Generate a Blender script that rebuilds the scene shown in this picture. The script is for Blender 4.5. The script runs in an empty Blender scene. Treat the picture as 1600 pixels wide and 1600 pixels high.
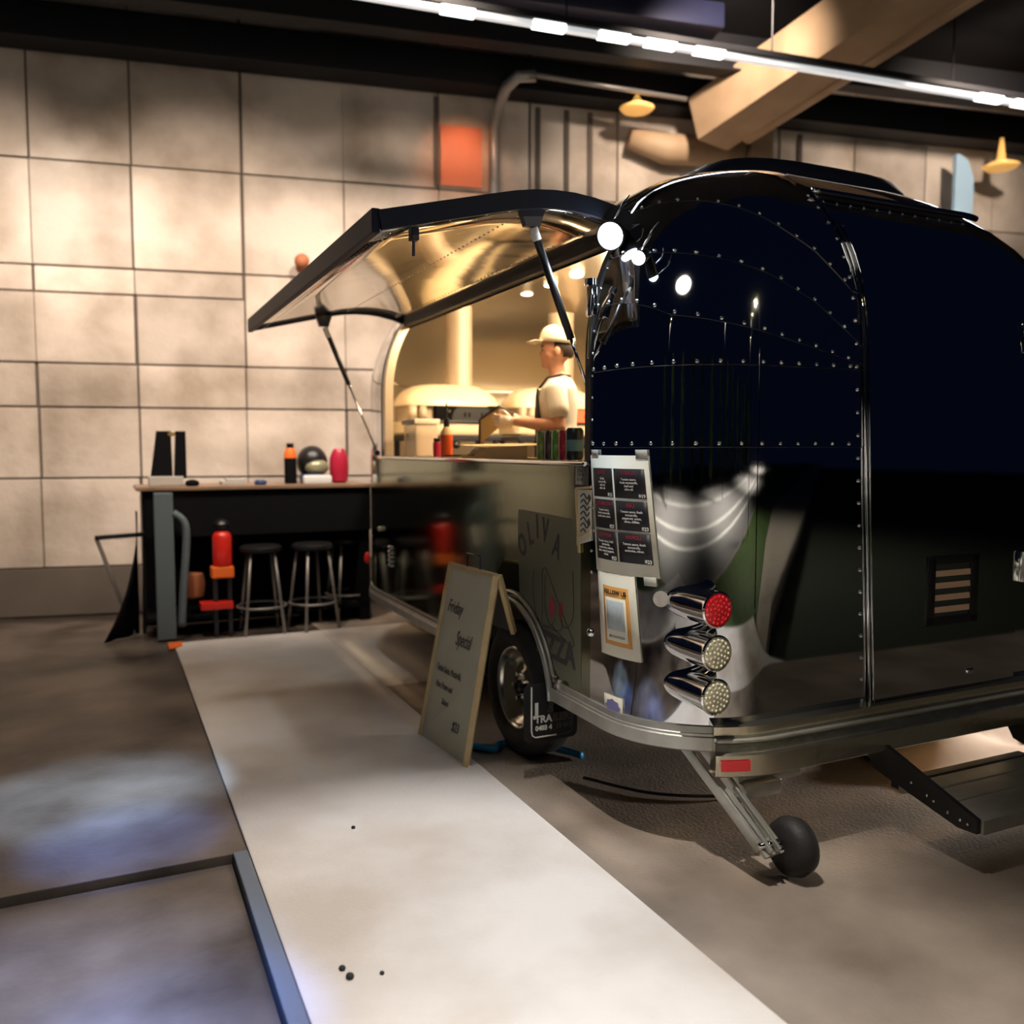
import bpy, bmesh, math, random
from mathutils import Vector, Matrix, Euler
random.seed(7)
PI = math.pi
SC = bpy.context.scene
COL = SC.collection

# ------------------------------------------------------------------ camera, sky, exposure
cam_d = bpy.data.cameras.new('camera'); cam = bpy.data.objects.new('camera', cam_d); COL.objects.link(cam)
cam_d.sensor_width = 36.0; cam_d.lens = 36.0 * 1360 / 1600
cam_d.clip_end = 400
CH = 1.5
cam.location = (0, 0, CH)
cam.rotation_euler = (PI / 2 - math.atan(99 / 1360), 0, 0)
cam_d.dof.use_dof = True; cam_d.dof.focus_distance = 3.3; cam_d.dof.aperture_fstop = 1.5
SC.camera = cam
SC.view_settings.view_transform = 'Standard'; SC.view_settings.look = 'None'
SC.view_settings.exposure = 0.0; SC.view_settings.gamma = 1.0; SC.view_settings.use_curve_mapping = False
W = bpy.data.worlds.new('night'); SC.world = W; W.use_nodes = True
bgn = W.node_tree.nodes['Background']
bgn.inputs[0].default_value = (0.10, 0.18, 0.55, 1); bgn.inputs[1].default_value = 0.016

# frames: T = trailer (x across, y forward along it), WF = along the concrete wall, G = ground
YAW = math.radians(25.0739); D0 = 1.775754
T = Matrix.Translation((D0 * math.cos(YAW), D0 * math.sin(YAW), 0)) @ Matrix.Rotation(YAW, 4, 'Z')
WY = math.radians(14.8)
WF = Matrix.Translation((-4.557, 7.659, 0)) @ Matrix.Rotation(WY, 4, 'Z')     # x along wall, -y towards camera
G = Matrix.Identity(4)

def lamp(kind, name, frame, loc, energy, color, aim=None, **kw):
    d = bpy.data.lights.new(name, kind); d.energy = energy; d.color = color
    for k, v in kw.items(): setattr(d, k, v)
    o = bpy.data.objects.new(name, d); COL.objects.link(o)
    p = frame @ Vector(loc); o.location = p
    if aim is not None:
        o.rotation_euler = ((frame @ Vector(aim)) - p).to_track_quat('-Z', 'Y').to_euler()
    return o
WARM = (1.0, 0.73, 0.46); WALLC = (1.0, 0.82, 0.67); COOL = (0.72, 0.84, 1.0)
# wall washers hung under the hall ceiling
for i, (u, e) in enumerate([(-.2, 720), (1.7, 760), (3.6, 840), (5.6, 760), (8.4, 760)]):
    lamp('SPOT', 'wall_washer', WF, (u, -3.1, 5.1), e, WALLC, (u + .1, 0, 2.1), spot_size=math.radians(74), spot_blend=.85, shadow_soft_size=.12)
lamp('SPOT', 'wall_accent', WF, (0.6, -2.6, 5.0), 230, (1, .93, .85), (0.75, 0, 3.5), spot_size=math.radians(30), spot_blend=1, shadow_soft_size=.1)
lamp('SPOT', 'wall_accent', WF, (4.2, -.75, 4.72), 30, (1, .42, .2), (4.2, 0, 4.25), spot_size=math.radians(70), spot_blend=1, shadow_soft_size=.05)
lamp('SPOT', 'wall_accent', WF, (6.0, -2.6, 5.3), 560, WALLC, (6.8, 0, 4.5), spot_size=math.radians(80), spot_blend=1, shadow_soft_size=.1)
lamp('SPOT', 'wall_accent', WF, (9.2, -2.6, 5.3), 330, WALLC, (9.4, 0, 4.4), spot_size=math.radians(80), spot_blend=1, shadow_soft_size=.1)
# spots over the pale slab, then unseen blue ones added for the left floor
lamp('SPOT', 'slab_spot', T, (-0.95, 1.8, 5.2), 900, (1, .90, .80), (-0.85, 1.8, 0), spot_size=math.radians(45), spot_blend=.6, shadow_soft_size=.05)
lamp('SPOT', 'slab_spot', T, (-0.9, 4.75, 5.0), 75, (.93, .97, 1), (-0.75, 4.7, 0), spot_size=math.radians(17), spot_blend=.3, shadow_soft_size=.05)
lamp('SPOT', 'slab_spot', T, (-0.6, 6.4, 4.8), 90, (1, .93, .82), (-0.4, 6.3, 0), spot_size=math.radians(56), spot_blend=.8, shadow_soft_size=.1)
lamp('SPOT', 'slab_spot', T, (-1.2, -1.9, 5.2), 1300, (1, .92, .84), (-1.4, -.9, 0), spot_size=math.radians(64), spot_blend=.6, shadow_soft_size=.05)  # added unseen spot, brightens the apron mirrored in the corner
for v, a, r, e, c in ((-1.85, 4.15, .62, 1700, (.46, .70, 1)), (-1.76, 3.62, .44, 1500, (.12, .30, 1)), (-1.95, 2.60, .70, 1200, (.34, .50, 1)), (-1.70, 2.30, .50, 1300, (.10, .27, 1))):  # added unseen spots that put the blue sheen on the floor
    lamp('SPOT', 'floor_glare_spot', T, (v - .5, a, 4.6), e * 1.5, c, (v, a, 0), spot_size=2 * math.atan(r / 4.6), spot_blend=1, shadow_soft_size=.03)
lamp('AREA', 'hall_fill', T, (-2.6, 1.0, 5.4), 14, (1, .9, .78), (-.6, 4.2, 0), shape='DISK', size=1.2)

# ------------------------------------------------------------------ helpers
def mat(name, base=(.5, .5, .5), metal=0., rough=.5, var=None, vscale=6., bump=0., bscale=40., emit=None, estr=0., vdetail=4., trans=0., ior=1.45, alpha=1., spec=.5, objvar=0., coat=0., ramp=(.3, .7)):
    m = bpy.data.materials.new(name); m.use_nodes = True
    nt = m.node_tree; b = nt.nodes['Principled BSDF']
    b.inputs['Base Color'].default_value = (*base, 1); b.inputs['Metallic'].default_value = metal
    b.inputs['Roughness'].default_value = rough; b.inputs['IOR'].default_value = ior
    b.inputs['Specular IOR Level'].default_value = spec
    if coat: b.inputs['Coat Weight'].default_value = coat; b.inputs['Coat Roughness'].default_value = .08
    if trans: b.inputs['Transmission Weight'].default_value = trans
    if alpha < 1: b.inputs['Alpha'].default_value = alpha
    if emit: b.inputs['Emission Color'].default_value = (*emit, 1); b.inputs['Emission Strength'].default_value = estr
    tc = nt.nodes.new('ShaderNodeTexCoord')
    col = None
    if var:
        n = nt.nodes.new('ShaderNodeTexNoise'); n.inputs['Scale'].default_value = vscale; n.inputs['Detail'].default_value = vdetail
        nt.links.new(tc.outputs['Object'], n.inputs['Vector'])
        r = nt.nodes.new('ShaderNodeValToRGB'); r.color_ramp.elements[0].position = ramp[0]; r.color_ramp.elements[1].position = ramp[1]
        r.color_ramp.elements[0].color = (*base, 1); r.color_ramp.elements[1].color = (*var, 1)
        nt.links.new(n.outputs['Fac'], r.inputs['Fac']); col = r.outputs['Color']
    if objvar:
        oi = nt.nodes.new('ShaderNodeObjectInfo'); hs = nt.nodes.new('ShaderNodeHueSaturation')
        mr = nt.nodes.new('ShaderNodeMapRange'); mr.inputs['To Min'].default_value = 1 - objvar; mr.inputs['To Max'].default_value = 1 + objvar
        nt.links.new(oi.outputs['Random'], mr.inputs['Value']); nt.links.new(mr.outputs['Result'], hs.inputs['Value'])
        if col: nt.links.new(col, hs.inputs['Color'])
        else: hs.inputs['Color'].default_value = (*base, 1)
        col = hs.outputs['Color']
    if col: nt.links.new(col, b.inputs['Base Color'])
    if bump:
        n2 = nt.nodes.new('ShaderNodeTexNoise'); n2.inputs['Scale'].default_value = bscale; n2.inputs['Detail'].default_value = 3
        nt.links.new(tc.outputs['Object'], n2.inputs['Vector'])
        bp = nt.nodes.new('ShaderNodeBump'); bp.inputs['Strength'].default_value = bump; bp.inputs['Distance'].default_value = .02
        nt.links.new(n2.outputs['Fac'], bp.inputs['Height']); nt.links.new(bp.outputs['Normal'], b.inputs['Normal'])
    return m

M = {}
M['steel'] = mat('polished_steel', (.55, .56, .57), 1, .03, bump=.006, bscale=3.2)
M['side_reflect_tint'] = mat('olive_reflection_steel', (.26, .29, .21), 1, .10, bump=.07, bscale=2.2)  # olive tint stands in for mirrored dark grass and road
M['steel_dent'] = mat('polished_dented_steel', (.62, .64, .66), 1, .06, bump=.045, bscale=5)
M['liner'] = mat('brushed_liner', (.74, .68, .57), 1, .30, bump=.05, bscale=4)
M['hatchlin'] = mat('polished_lining', (.74, .68, .57), 1, .10, bump=.10, bscale=2.6)
M['chrome'] = mat('chrome', (.78, .78, .76), 1, .08)
M['rim'] = mat('rim_steel', (.72, .70, .62), 1, .2)
M['alu'] = mat('aluminium', (.52, .52, .48), .75, .42, var=(.42, .42, .38), vscale=12, bump=.04, bscale=60)
M['alu_gold'] = mat('bumper_steel', (.60, .57, .45), .95, .24, bump=.06, bscale=25)
M['rivet'] = mat('rivet_steel', (.72, .73, .74), 1, .2)
M['navy'] = mat('hatch_skin', (.012, .016, .032), .0, .5, spec=.2)
M['gasket'] = mat('black_rubber', (.012, .012, .014), 0, .5)
M['black'] = mat('black_paint', (.01, .01, .011), 0, .35)
M['matblack'] = mat('matt_black', (.006, .006, .007), 0, .85, spec=.08)
M['dark_metal'] = mat('dark_metal', (.05, .05, .06), .7, .4)
M['cream_trim'] = mat('cream_trim', (.62, .52, .38), .5, .3)
M['tyre'] = mat('tyre_rubber', (.018, .018, .018), 0, .6, bump=.1, bscale=90)
M['paper'] = mat('paper', (.72, .70, .58), 0, .7, var=(.68, .66, .55), vscale=9)
M['white'] = mat('white_ink', (.8, .8, .76), 0, .6)
M['ink'] = mat('dark_ink', (.03, .028, .03), 0, .6)
M['greyink'] = mat('grey_ink', (.05, .05, .05), 0, .5)
M['redink'] = mat('red_ink', (.30, .03, .05), 0, .6)
M['orangeink'] = mat('orange_ink', (.62, .30, .07), 0, .6)
M['card'] = mat('black_card', (.014, .013, .016), 0, .5)
M['whiteboard'] = mat('whiteboard', (.60, .60, .47), 0, .35, var=(.56, .56, .43), vscale=3)
M['wood'] = mat('pale_wood', (.62, .48, .25), 0, .5, var=(.52, .38, .18), vscale=14)
M['redlens'] = mat('red_lens', (.55, .01, .015), 0, .12, emit=(.6, .01, .02), estr=.12, coat=1)
M['clearlens'] = mat('clear_lens', (.75, .72, .52), .3, .12, coat=1)
M['led'] = mat('led_bead', (.95, .92, .7), .2, .1, coat=1)
M['redbead'] = mat('red_bead', (.75, .03, .04), 0, .1, coat=1)
M['flood'] = mat('floodlight_glass', (1, 1, 1), 0, .3, emit=(.80, .90, 1), estr=60)
M['flood2'] = mat('small_floodlight_glass', (1, 1, 1), 0, .3, emit=(.75, .88, 1), estr=14)
M['downlight'] = mat('downlight_glass', (1, 1, 1), 0, .3, emit=(1, .78, .48), estr=30)
M['ledstrip'] = mat('strip_light_lens', (1, 1, 1), 0, .3, emit=(.95, .98, 1), estr=5)
M['ledtrack'] = mat('strip_light_track', (.6, .6, .6), .4, .3, emit=(.95, .98, 1), estr=.55)
M['ceilpaint'] = mat('ceiling_paint', (.008, .008, .012), 0, .9)
M['beam'] = mat('black_beam', (.008, .008, .010), 0, .55, spec=.3)
M['bluebeam'] = mat('dark_blue_duct', (.018, .020, .05), .4, .4)
M['pipe'] = mat('grey_pipe', (.30, .28, .26), .6, .4)
M['duct'] = mat('tan_duct', (.42, .29, .18), 0, .6, var=(.33, .22, .13), vscale=3)
M['conc'] = mat('wall_concrete', (.57, .49, .42), 0, .8, var=(.31, .25, .195), vscale=1.3, vdetail=9, ramp=(.40, .66), bump=.3, bscale=14, objvar=.16)
M['joint'] = mat('wall_joint', (.10, .08, .065), 0, .9)
M['skirt'] = mat('wall_base', (.13, .105, .085), 0, .8, var=(.10, .08, .065), vscale=2)
M['redlight'] = mat('red_light_on_wall', (.62, .22, .13), 0, .7, var=(.5, .18, .1), vscale=3)  # red light on the wall put into the colour
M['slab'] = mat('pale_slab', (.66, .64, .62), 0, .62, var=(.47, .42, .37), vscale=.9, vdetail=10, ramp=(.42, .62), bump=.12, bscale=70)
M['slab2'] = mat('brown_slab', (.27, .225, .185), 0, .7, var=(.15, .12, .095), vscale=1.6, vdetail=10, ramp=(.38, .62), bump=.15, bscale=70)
M['floor'] = mat('dark_floor', (.15, .122, .102), 0, .40, var=(.035, .027, .022), vscale=1.3, vdetail=10, ramp=(.38, .62), bump=.08, bscale=30)
M['kerb'] = mat('kerb_side', (.11, .13, .16), 0, .6)
M['asphalt'] = mat('asphalt', (.12, .115, .12), 0, .8, var=(.10, .096, .10), vscale=2, bump=.1, bscale=200)
M['grass'] = mat('verge_grass', (.05, .09, .018), 0, .9, var=(.03, .06, .012), vscale=2.5, vdetail=9, bump=.6, bscale=40)
M['unlitgrass'] = mat('unlit_lawn_grass', (.010, .015, .005), 0, .9, var=(.007, .011, .004), vscale=2.5, vdetail=9, bump=.6, bscale=40)  # unlit copy of the verge grass, night dark put into the colour
M['path'] = mat('footpath_concrete', (.30, .27, .22), 0, .8, var=(.25, .22, .18), vscale=3)
M['line'] = mat('road_paint', (.8, .8, .78), 0, .6)
M['leaf'] = mat('tree_leaf', (.07, .15, .03), 0, .8, var=(.11, .19, .05), vscale=3)
M['bark'] = mat('tree_bark', (.10, .08, .06), 0, .9)
M['cream'] = mat('oven_cream', (.80, .68, .46), 0, .3, coat=.3)
M['flue'] = mat('flue_steel', (.50, .41, .30), .45, .55)
M['skin'] = mat('skin', (.62, .32, .20), 0, .5, var=(.56, .27, .165), vscale=9)
M['shirt'] = mat('shirt_cotton', (.82, .76, .64), 0, .85)
M['apron'] = mat('apron_cloth', (.018, .018, .024), 0, .8)
M['cap'] = mat('cap_cotton', (.80, .72, .55), 0, .8)
M['hair'] = mat('dark_hair', (.035, .02, .014), 0, .6)
M['glove'] = mat('clear_glove', (.80, .66, .52), 0, .3, coat=.4)
M['kraft'] = mat('kraft_board', (.66, .44, .18), 0, .7, var=(.60, .39, .15), vscale=8)
M['tan'] = mat('pale_card', (.74, .56, .30), 0, .7)
M['sauce'] = mat('orange_sauce', (.75, .10, .02), 0, .3)
M['tub'] = mat('clear_tub', (.75, .62, .45), 0, .15, alpha=.55)
M['cutlery'] = mat('wooden_cutlery', (.62, .42, .22), 0, .6)
M['dough'] = mat('tub_lid', (.75, .66, .50), 0, .5)
M['redglow'] = mat('oven_flame', (.6, .06, .02), 0, .5, emit=(1, .12, .04), estr=1.6)
M['red'] = mat('red_enamel', (.62, .02, .012), 0, .3, coat=.5)
M['wine'] = mat('crimson_plastic', (.42, .015, .045), 0, .35)
M['orange'] = mat('orange_plastic', (.85, .16, .02), 0, .5)
M['blueplastic'] = mat('blue_plastic', (.01, .20, .42), 0, .3)
M['navyplastic'] = mat('navy_plastic', (.02, .05, .14), 0, .4)
M['greyblue'] = mat('grey_blue_panel', (.10, .13, .15), 0, .5)
M['grey'] = mat('grey_card', (.42, .40, .36), 0, .6)
M['greypaper'] = mat('sign_grey', (.50, .50, .44), 0, .6)
M['olive'] = mat('olive_visor', (.30, .29, .18), .3, .35)
M['gold'] = mat('gold_clasp', (.8, .55, .2), 1, .3)
M['litfloor'] = mat('pale_lit_floor', (.74, .60, .48), 0, .7, var=(.66, .50, .40), vscale=4)  # pale tone of lit floor put into the sheet
M['yellow'] = mat('yellow_strap', (.55, .45, .03), 0, .5)
M['decal'] = mat('olive_vinyl', (.20, .21, .15), .55, .36)
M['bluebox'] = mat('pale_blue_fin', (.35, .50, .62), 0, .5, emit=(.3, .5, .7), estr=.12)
M['stone'] = mat('black_stone', (.01, .01, .01), 0, .7)
M['lampglow'] = mat('street_lamp_glass', (1, 1, 1), 0, .3, emit=(1, .80, .36), estr=60)
M['smalllamp'] = mat('amber_lamp_glass', (1, .6, .2), 0, .3, emit=(1, .5, .12), estr=.5)
M['chip'] = mat('terracotta', (.35, .12, .05), 0, .7)
M['ventlit'] = mat('vent_slat', (.66, .44, .31), .1, .45)

FR = {}
def setp(o, label=None, cat=None, group=None, kind=None):
    if label: o['label'] = label
    if cat: o['category'] = cat
    if group: o['group'] = group
    if kind: o['kind'] = kind
    return o
def thing(name, label, cat, loc=(0, 0, 0), frame=T, group=None, rotz=0., local=False, kind=None):
    o = bpy.data.objects.new(name, None); COL.objects.link(o); o.empty_display_size = .05
    o.matrix_world = frame @ Matrix.Translation(loc) @ Matrix.Rotation(rotz, 4, 'Z')
    FR[o.name] = Matrix.Identity(4) if local else (Matrix.Translation(loc) @ Matrix.Rotation(rotz, 4, 'Z')).inverted()
    return setp(o, label, cat, group, kind)
def mesh_of(bm, name, m, smooth=False):
    me = bpy.data.meshes.new(name); bmesh.ops.recalc_face_normals(bm, faces=bm.faces[:])
    bm.to_mesh(me); bm.free()
    if m is not None: me.materials.append(M[m] if isinstance(m, str) else m)
    if smooth:
        for p in me.polygons: p.use_smooth = True
    return me
def auto(me, deg=35):
    for p in me.polygons: p.use_smooth = True
    try: me.set_sharp_from_angle(angle=math.radians(deg))
    except Exception: pass
def part(name, bm, m, root, smooth=False, label=None, kind=None, parent=None, sharp=None):
    """one mesh object, child of root (or of parent, itself a child of root)"""
    r = root
    me = mesh_of(bm, name, m, smooth)
    me.transform(FR[r.name])
    if sharp: auto(me, sharp)
    o = bpy.data.objects.new(name, me); COL.objects.link(o); o.parent = parent or root
    return setp(o, label, None, None, kind)
def single(name, bm, m, label, cat, loc=(0, 0, 0), frame=T, group=None, smooth=False, kind=None, sharp=None):
    me = mesh_of(bm, name, m, smooth); me.transform(Matrix.Translation(loc).inverted())
    if sharp: auto(me, sharp)
    o = bpy.data.objects.new(name, me); COL.objects.link(o); o.matrix_world = frame @ Matrix.Translation(loc)
    return setp(o, label, cat, group, kind)
def dup(root, frame, loc, rotz=0., label=None, group=None):
    r = root.copy(); COL.objects.link(r); r.matrix_world = frame @ Matrix.Translation(loc) @ Matrix.Rotation(rotz, 4, 'Z')
    if label: r['label'] = label
    if group: r['group'] = group
    for ch in list(root.children):
        c = ch.copy(); COL.objects.link(c); c.parent = r
        for g in ch.children:
            d = g.copy(); COL.objects.link(d); d.parent = c
    return r
def B(): return bmesh.new()
def box(bm, lo, hi, bev=0., mt=None):
    c = [(a + b) / 2 for a, b in zip(lo, hi)]; s = [abs(b - a) for a, b in zip(lo, hi)]
    r = bmesh.ops.create_cube(bm, size=1, matrix=(mt or Matrix.Identity(4)) @ Matrix.Translation(c) @ Matrix.Diagonal((*s, 1)))
    if bev:
        es = list({e for v in r['verts'] for e in v.link_edges})
        bmesh.ops.bevel(bm, geom=es, offset=bev, segments=2, affect='EDGES', profile=.6)
    return bm
def frame_to(p0, p1):
    d = Vector(p1) - Vector(p0)
    return Matrix.Translation(p0) @ d.to_track_quat('Z', 'Y').to_matrix().to_4x4(), d.length
def cyl(bm, p0, p1, r0, r1=None, n=16, cap=True):
    m, L = frame_to(p0, p1)
    bmesh.ops.create_cone(bm, cap_ends=cap, segments=n, radius1=r0, radius2=r0 if r1 is None else r1, depth=L, matrix=m @ Matrix.Translation((0, 0, L / 2)))
    return bm
def bar(bm, p0, p1, w, h, bev=0.):
    m, L = frame_to(p0, p1)
    return box(bm, (-w / 2, -h / 2, 0), (w / 2, h / 2, L), bev, m)
def ball(bm, c, r, n=12, sc=(1, 1, 1), rot=None):
    mt = Matrix.Translation(c) @ (rot or Matrix.Identity(4)) @ Matrix.Diagonal((*sc, 1))
    bmesh.ops.create_uvsphere(bm, u_segments=n, v_segments=max(6, n * 2 // 3), radius=r, matrix=mt); return bm
def tube(bm, pts, r, n=8, close=False):
    pts = [Vector(p) for p in pts]; rs = r if isinstance(r, (list, tuple)) else [r] * len(pts)
    rings = []; prev = None; k = len(pts)
    for i, p in enumerate(pts):
        t = (pts[(i + 1) % k] - pts[i - 1]) if close else (pts[min(i + 1, k - 1)] - pts[max(i - 1, 0)])
        if t.length < 1e-9: t = Vector((0, 0, 1))
        t.normalize()
        if prev is None:
            a = Vector((0, 0, 1)) if abs(t.z) < .9 else Vector((1, 0, 0)); u = t.cross(a).normalized()
        else:
            u = (prev - t * prev.dot(t)); u = u.normalized() if u.length > 1e-6 else t.orthogonal().normalized()
        prev = u; w = t.cross(u)
        rings.append([bm.verts.new(p + (u * math.cos(2 * PI * j / n) + w * math.sin(2 * PI * j / n)) * rs[i]) for j in range(n)])
    for i in range(k if close else k - 1):
        A, C = rings[i], rings[(i + 1) % k]
        for j in range(n): bm.faces.new((A[j], A[(j + 1) % n], C[(j + 1) % n], C[j]))
    if not close:
        bm.faces.new(rings[0][::-1]); bm.faces.new(rings[-1])
    return bm
def loft(bm, rings, cap=True, closed=True):
    R = [[bm.verts.new(p) for p in r] for r in rings]; n = len(R[0])
    for A, C in zip(R, R[1:]):
        for j in range(n if closed else n - 1): bm.faces.new((A[j], A[(j + 1) % n], C[(j + 1) % n], C[j]))
    if cap and closed: bm.faces.new(R[0][::-1]); bm.faces.new(R[-1])
    return bm
def lathe(bm, prof, n=24, mt=None, cap=True):
    rings = [[(mt or Matrix.Identity(4)) @ Vector((r * math.cos(2 * PI * j / n), r * math.sin(2 * PI * j / n), z)) for j in range(n)] for r, z in prof]
    return loft(bm, rings, cap)
def grid(bm, P, thick=None):
    V = [[bm.verts.new(p) for p in row] for row in P]
    for A, C in zip(V, V[1:]):
        for j in range(len(A) - 1):
            q = [A[j], A[j + 1], C[j + 1], C[j]]
            if len({tuple(round(x, 5) for x in v.co) for v in q}) >= 3:
                try: bm.faces.new(q)
                except Exception: pass
    bmesh.ops.remove_doubles(bm, verts=bm.verts[:], dist=1e-5)
    if thick:
        bmesh.ops.recalc_face_normals(bm, faces=bm.faces[:])
        bmesh.ops.solidify(bm, geom=bm.faces[:], thickness=thick)
    return bm
def poly(bm, pts, ext):
    """flat outline pts (3-D) extruded by vector ext"""
    e = Vector(ext); a = [bm.verts.new(p) for p in pts]; b = [bm.verts.new(Vector(p) + e) for p in pts]
    n = len(a); bm.faces.new(a[::-1]); bm.faces.new(b)
    for i in range(n): bm.faces.new((a[i], a[(i + 1) % n], b[(i + 1) % n], b[i]))
    return bm
def text_bm(s, size, fn, align='LEFT', ext=.0008, shear=0., sx=1., bold=0., spacing=1.):
    """lettering as a bmesh; fn maps text (x, y, depth) to 3-D"""
    c = bpy.data.curves.new('t', 'FONT'); c.body = s; c.size = size; c.align_x = align; c.extrude = ext; c.shear = shear; c.offset = bold; c.space_line = spacing; c.resolution_u = 3
    o = bpy.data.objects.new('t', c); COL.objects.link(o)
    me = bpy.data.meshes.new_from_object(o.evaluated_get(bpy.context.evaluated_depsgraph_get()))
    bm = bmesh.new(); bm.from_mesh(me)
    bpy.data.objects.remove(o); bpy.data.curves.remove(c); bpy.data.meshes.remove(me)
    for v in bm.verts: v.co = fn(v.co.x * sx, v.co.y, v.co.z)
    return bm
def plane_fn(org, ux, uy):
    org, ux, uy = Vector(org), Vector(ux), Vector(uy); n = ux.cross(uy)
    return lambda x, y, z: org + ux * x + uy * y + n * z
def interp(x, tab):
    if x <= tab[0][0]: return tab[0][1]
    for (a, b), (c, d) in zip(tab, tab[1:]):
        if x <= c: return b + (d - b) * (x - a) / (c - a)
    return tab[-1][1]
def arc(n, a0=0, a1=2 * PI): return [a0 + (a1 - a0) * i / n for i in range(n + 1)]

# ------------------------------------------------------------------ ground and hall shell
def struct(name, bm, m, frame=T, loc=(0, 0, 0), label=None, sharp=None):
    return single(name, bm, m, label, None, loc, frame, None, False, 'structure', sharp)
def flat(lo, hi, bev=0): return box(B(), lo, hi, bev)
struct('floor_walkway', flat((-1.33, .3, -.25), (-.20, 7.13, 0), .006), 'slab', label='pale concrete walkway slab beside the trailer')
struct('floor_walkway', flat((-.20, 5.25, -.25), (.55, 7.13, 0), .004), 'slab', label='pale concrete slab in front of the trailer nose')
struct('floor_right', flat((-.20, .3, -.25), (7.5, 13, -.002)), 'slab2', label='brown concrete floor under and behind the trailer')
struct('floor_left', flat((-3.6, 3.30, -.25), (-1.33, 13, -.012), .004), 'floor', label='dark brown polished concrete floor left of the slab')
struct('floor_rear', flat((-1.33, 7.13, -.25), (-.20, 13, -.012)), 'floor', label='dark floor beneath the long table')
struct('floor_lower', flat((-3.6, .3, -.35), (-1.39, 3.285, -.042), .004), 'floor', label='lower dark floor panel at the front left')
struct('floor_near', flat((-6, -1.8, -.35), (2.6, .3, -.02)), 'slab', label='concrete apron behind the viewpoint')
struct('floor_side', flat((-6, .3, -.35), (-3.6, 4.5, -.02)), 'slab', label='concrete apron beside the hall')
struct('trim_kerb', flat((-1.385, .3, -.35), (-1.331, 3.30, -.004), .006), 'kerb', label='blue grey kerb along the edge of the pale slab')
struct('ground', box(B(), (-60, -80, -.6), (60, 60, -.36)), 'unlitgrass', label='lawn around the hall coloured dark as unlit')
# street on the serving side, seen mirrored in the polished shell
RF = T @ Matrix.Rotation(PI / 4, 4, 'Z')                                   # street frame: y along the road
def street(name, x0, x1, y0, y1, z, m, label): struct(name, box(B(), (x0, y0, -.5), (x1, y1, z)), m, RF, label=label)
street('grass_verge', -4.55, .85, -90, 40, -.11, 'grass', 'green grass verge between footpath and road')
street('footpath', .85, 1.75, -90, -1.6, -.09, 'path', 'narrow concrete footpath beside the lawn')
street('road', -30.2, -4.7, -90, 40, -.15, 'asphalt', 'dark asphalt road')
street('kerb_stone', -4.7, -4.55, -90, 40, -.08, 'path', 'pale kerb of the road')
for x in (-9.3, -12.6, -20.5, -28):
    street('road_line', x - .16, x + .16, -90, 40, -.146, 'line', 'white line painted on the road')
# concrete wall: joint backing plus every panel on its own
wall = thing('wall_back', None, None, (0, 0, 0), WF, kind='structure', local=True)
part('joint_backing', box(B(), (-.6, .03, 0), (12.4, .2, 5.7)), 'joint', wall)
part('plinth', box(B(), (-.6, -.02, 0), (12.4, .05, .425), .004), 'skirt', wall)
cols = [-.55, .375, 1.2, 2.14, 3.06, 3.98, 4.9, 5.83, 6.76, 7.69, 8.62, 9.55, 10.48, 11.4, 12.3]
rows = [.43, 1.235, 1.87, 2.26, 2.88, 3.11, 4.02, 5.6]
random.seed(3)
for ci, (u0, u1) in enumerate(zip(cols, cols[1:])):
    rs = rows if ci < 3 else [r for r in rows if r != 2.88]
    for z0, z1 in zip(rs, rs[1:]):
        g = .008; out = random.uniform(-.006, .006); du = random.uniform(-.008, .008)
        bm = box(B(), (u0 + g + du, -.0 + out, z0 + g), (u1 - g + du, .06, z1 - g), .007)
        part('concrete_panel', bm, 'conc', wall)
struct('ceiling', box(B(), (-1, -4.2, 5.6), (13, .2, 5.75)), 'ceilpaint', WF, label='black hall ceiling')

# ------------------------------------------------------------------ trailer shell
WD, HW, A0, A1, RC, Z1, HT, NN = 2.44, 1.22, 2.49, 7.30, .42, 1.85, .99, 2.2
ZB = .44
def dz(z):
    if z <= Z1: return 0.
    u = min((z - Z1) / HT, 1.); return HW * (1 - max(0, 1 - u ** NN) ** (1 / NN))
def corner_c(d):
    r = min(RC, HW - d); return d + r, A0 + d + r, r
AF = A1 - HW
def pt_back(v, z, o=0.):
    d = dz(z); cx, cy, r = corner_c(d); d2 = d - o
    if v < cx:
        x = max(-1, min(1, (cx - v) / r)); f = math.asin(x); return Vector((cx - (r + o) * math.sin(f), cy - (r + o) * math.cos(f), z))
    if v > WD - cx:
        x = max(-1, min(1, (v - (WD - cx)) / r)); f = math.asin(x); return Vector((WD - cx + (r + o) * math.sin(f), cy - (r + o) * math.cos(f), z))
    return Vector((v, A0 + d2, z))
def pt_corner(f, z, o=0.):
    d = dz(z); cx, cy, r = corner_c(d); return Vector((cx - (r + o) * math.cos(f * PI / 2), cy - (r + o) * math.sin(f * PI / 2), z))
def a_start(z): d = dz(z); return max(3.04, corner_c(d)[1])
def pt_side(a, z, o=0.):
    return Vector((dz(z) - o, a, z))
def pt_front(f, z, o=0.):          # f 0..1 from service side round the nose to the far side
    r = HW - dz(z) + o; return Vector((HW - r * math.cos(f * PI), AF + r * math.sin(f * PI), z))
def door_l(z): return .958 - .06 * (min(z, 1.9) - .44)
def qcol(s, z, o=0.):              # rear quarter strip: s 0..1 from the serving window edge to the door seam
    d = dz(z); cx, cy, r = corner_c(d)
    if s < .12:
        t = s / .12; a = a_start(z) + (cy - a_start(z)) * t; return pt_side(a, z, o)
    if s < .66: return pt_corner((s - .12) / .54, z, o)
    t = (s - .66) / .34; v = cx + (max(door_l(z), cx) - cx) * t; return Vector((v, A0 + d - o, z))
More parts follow.
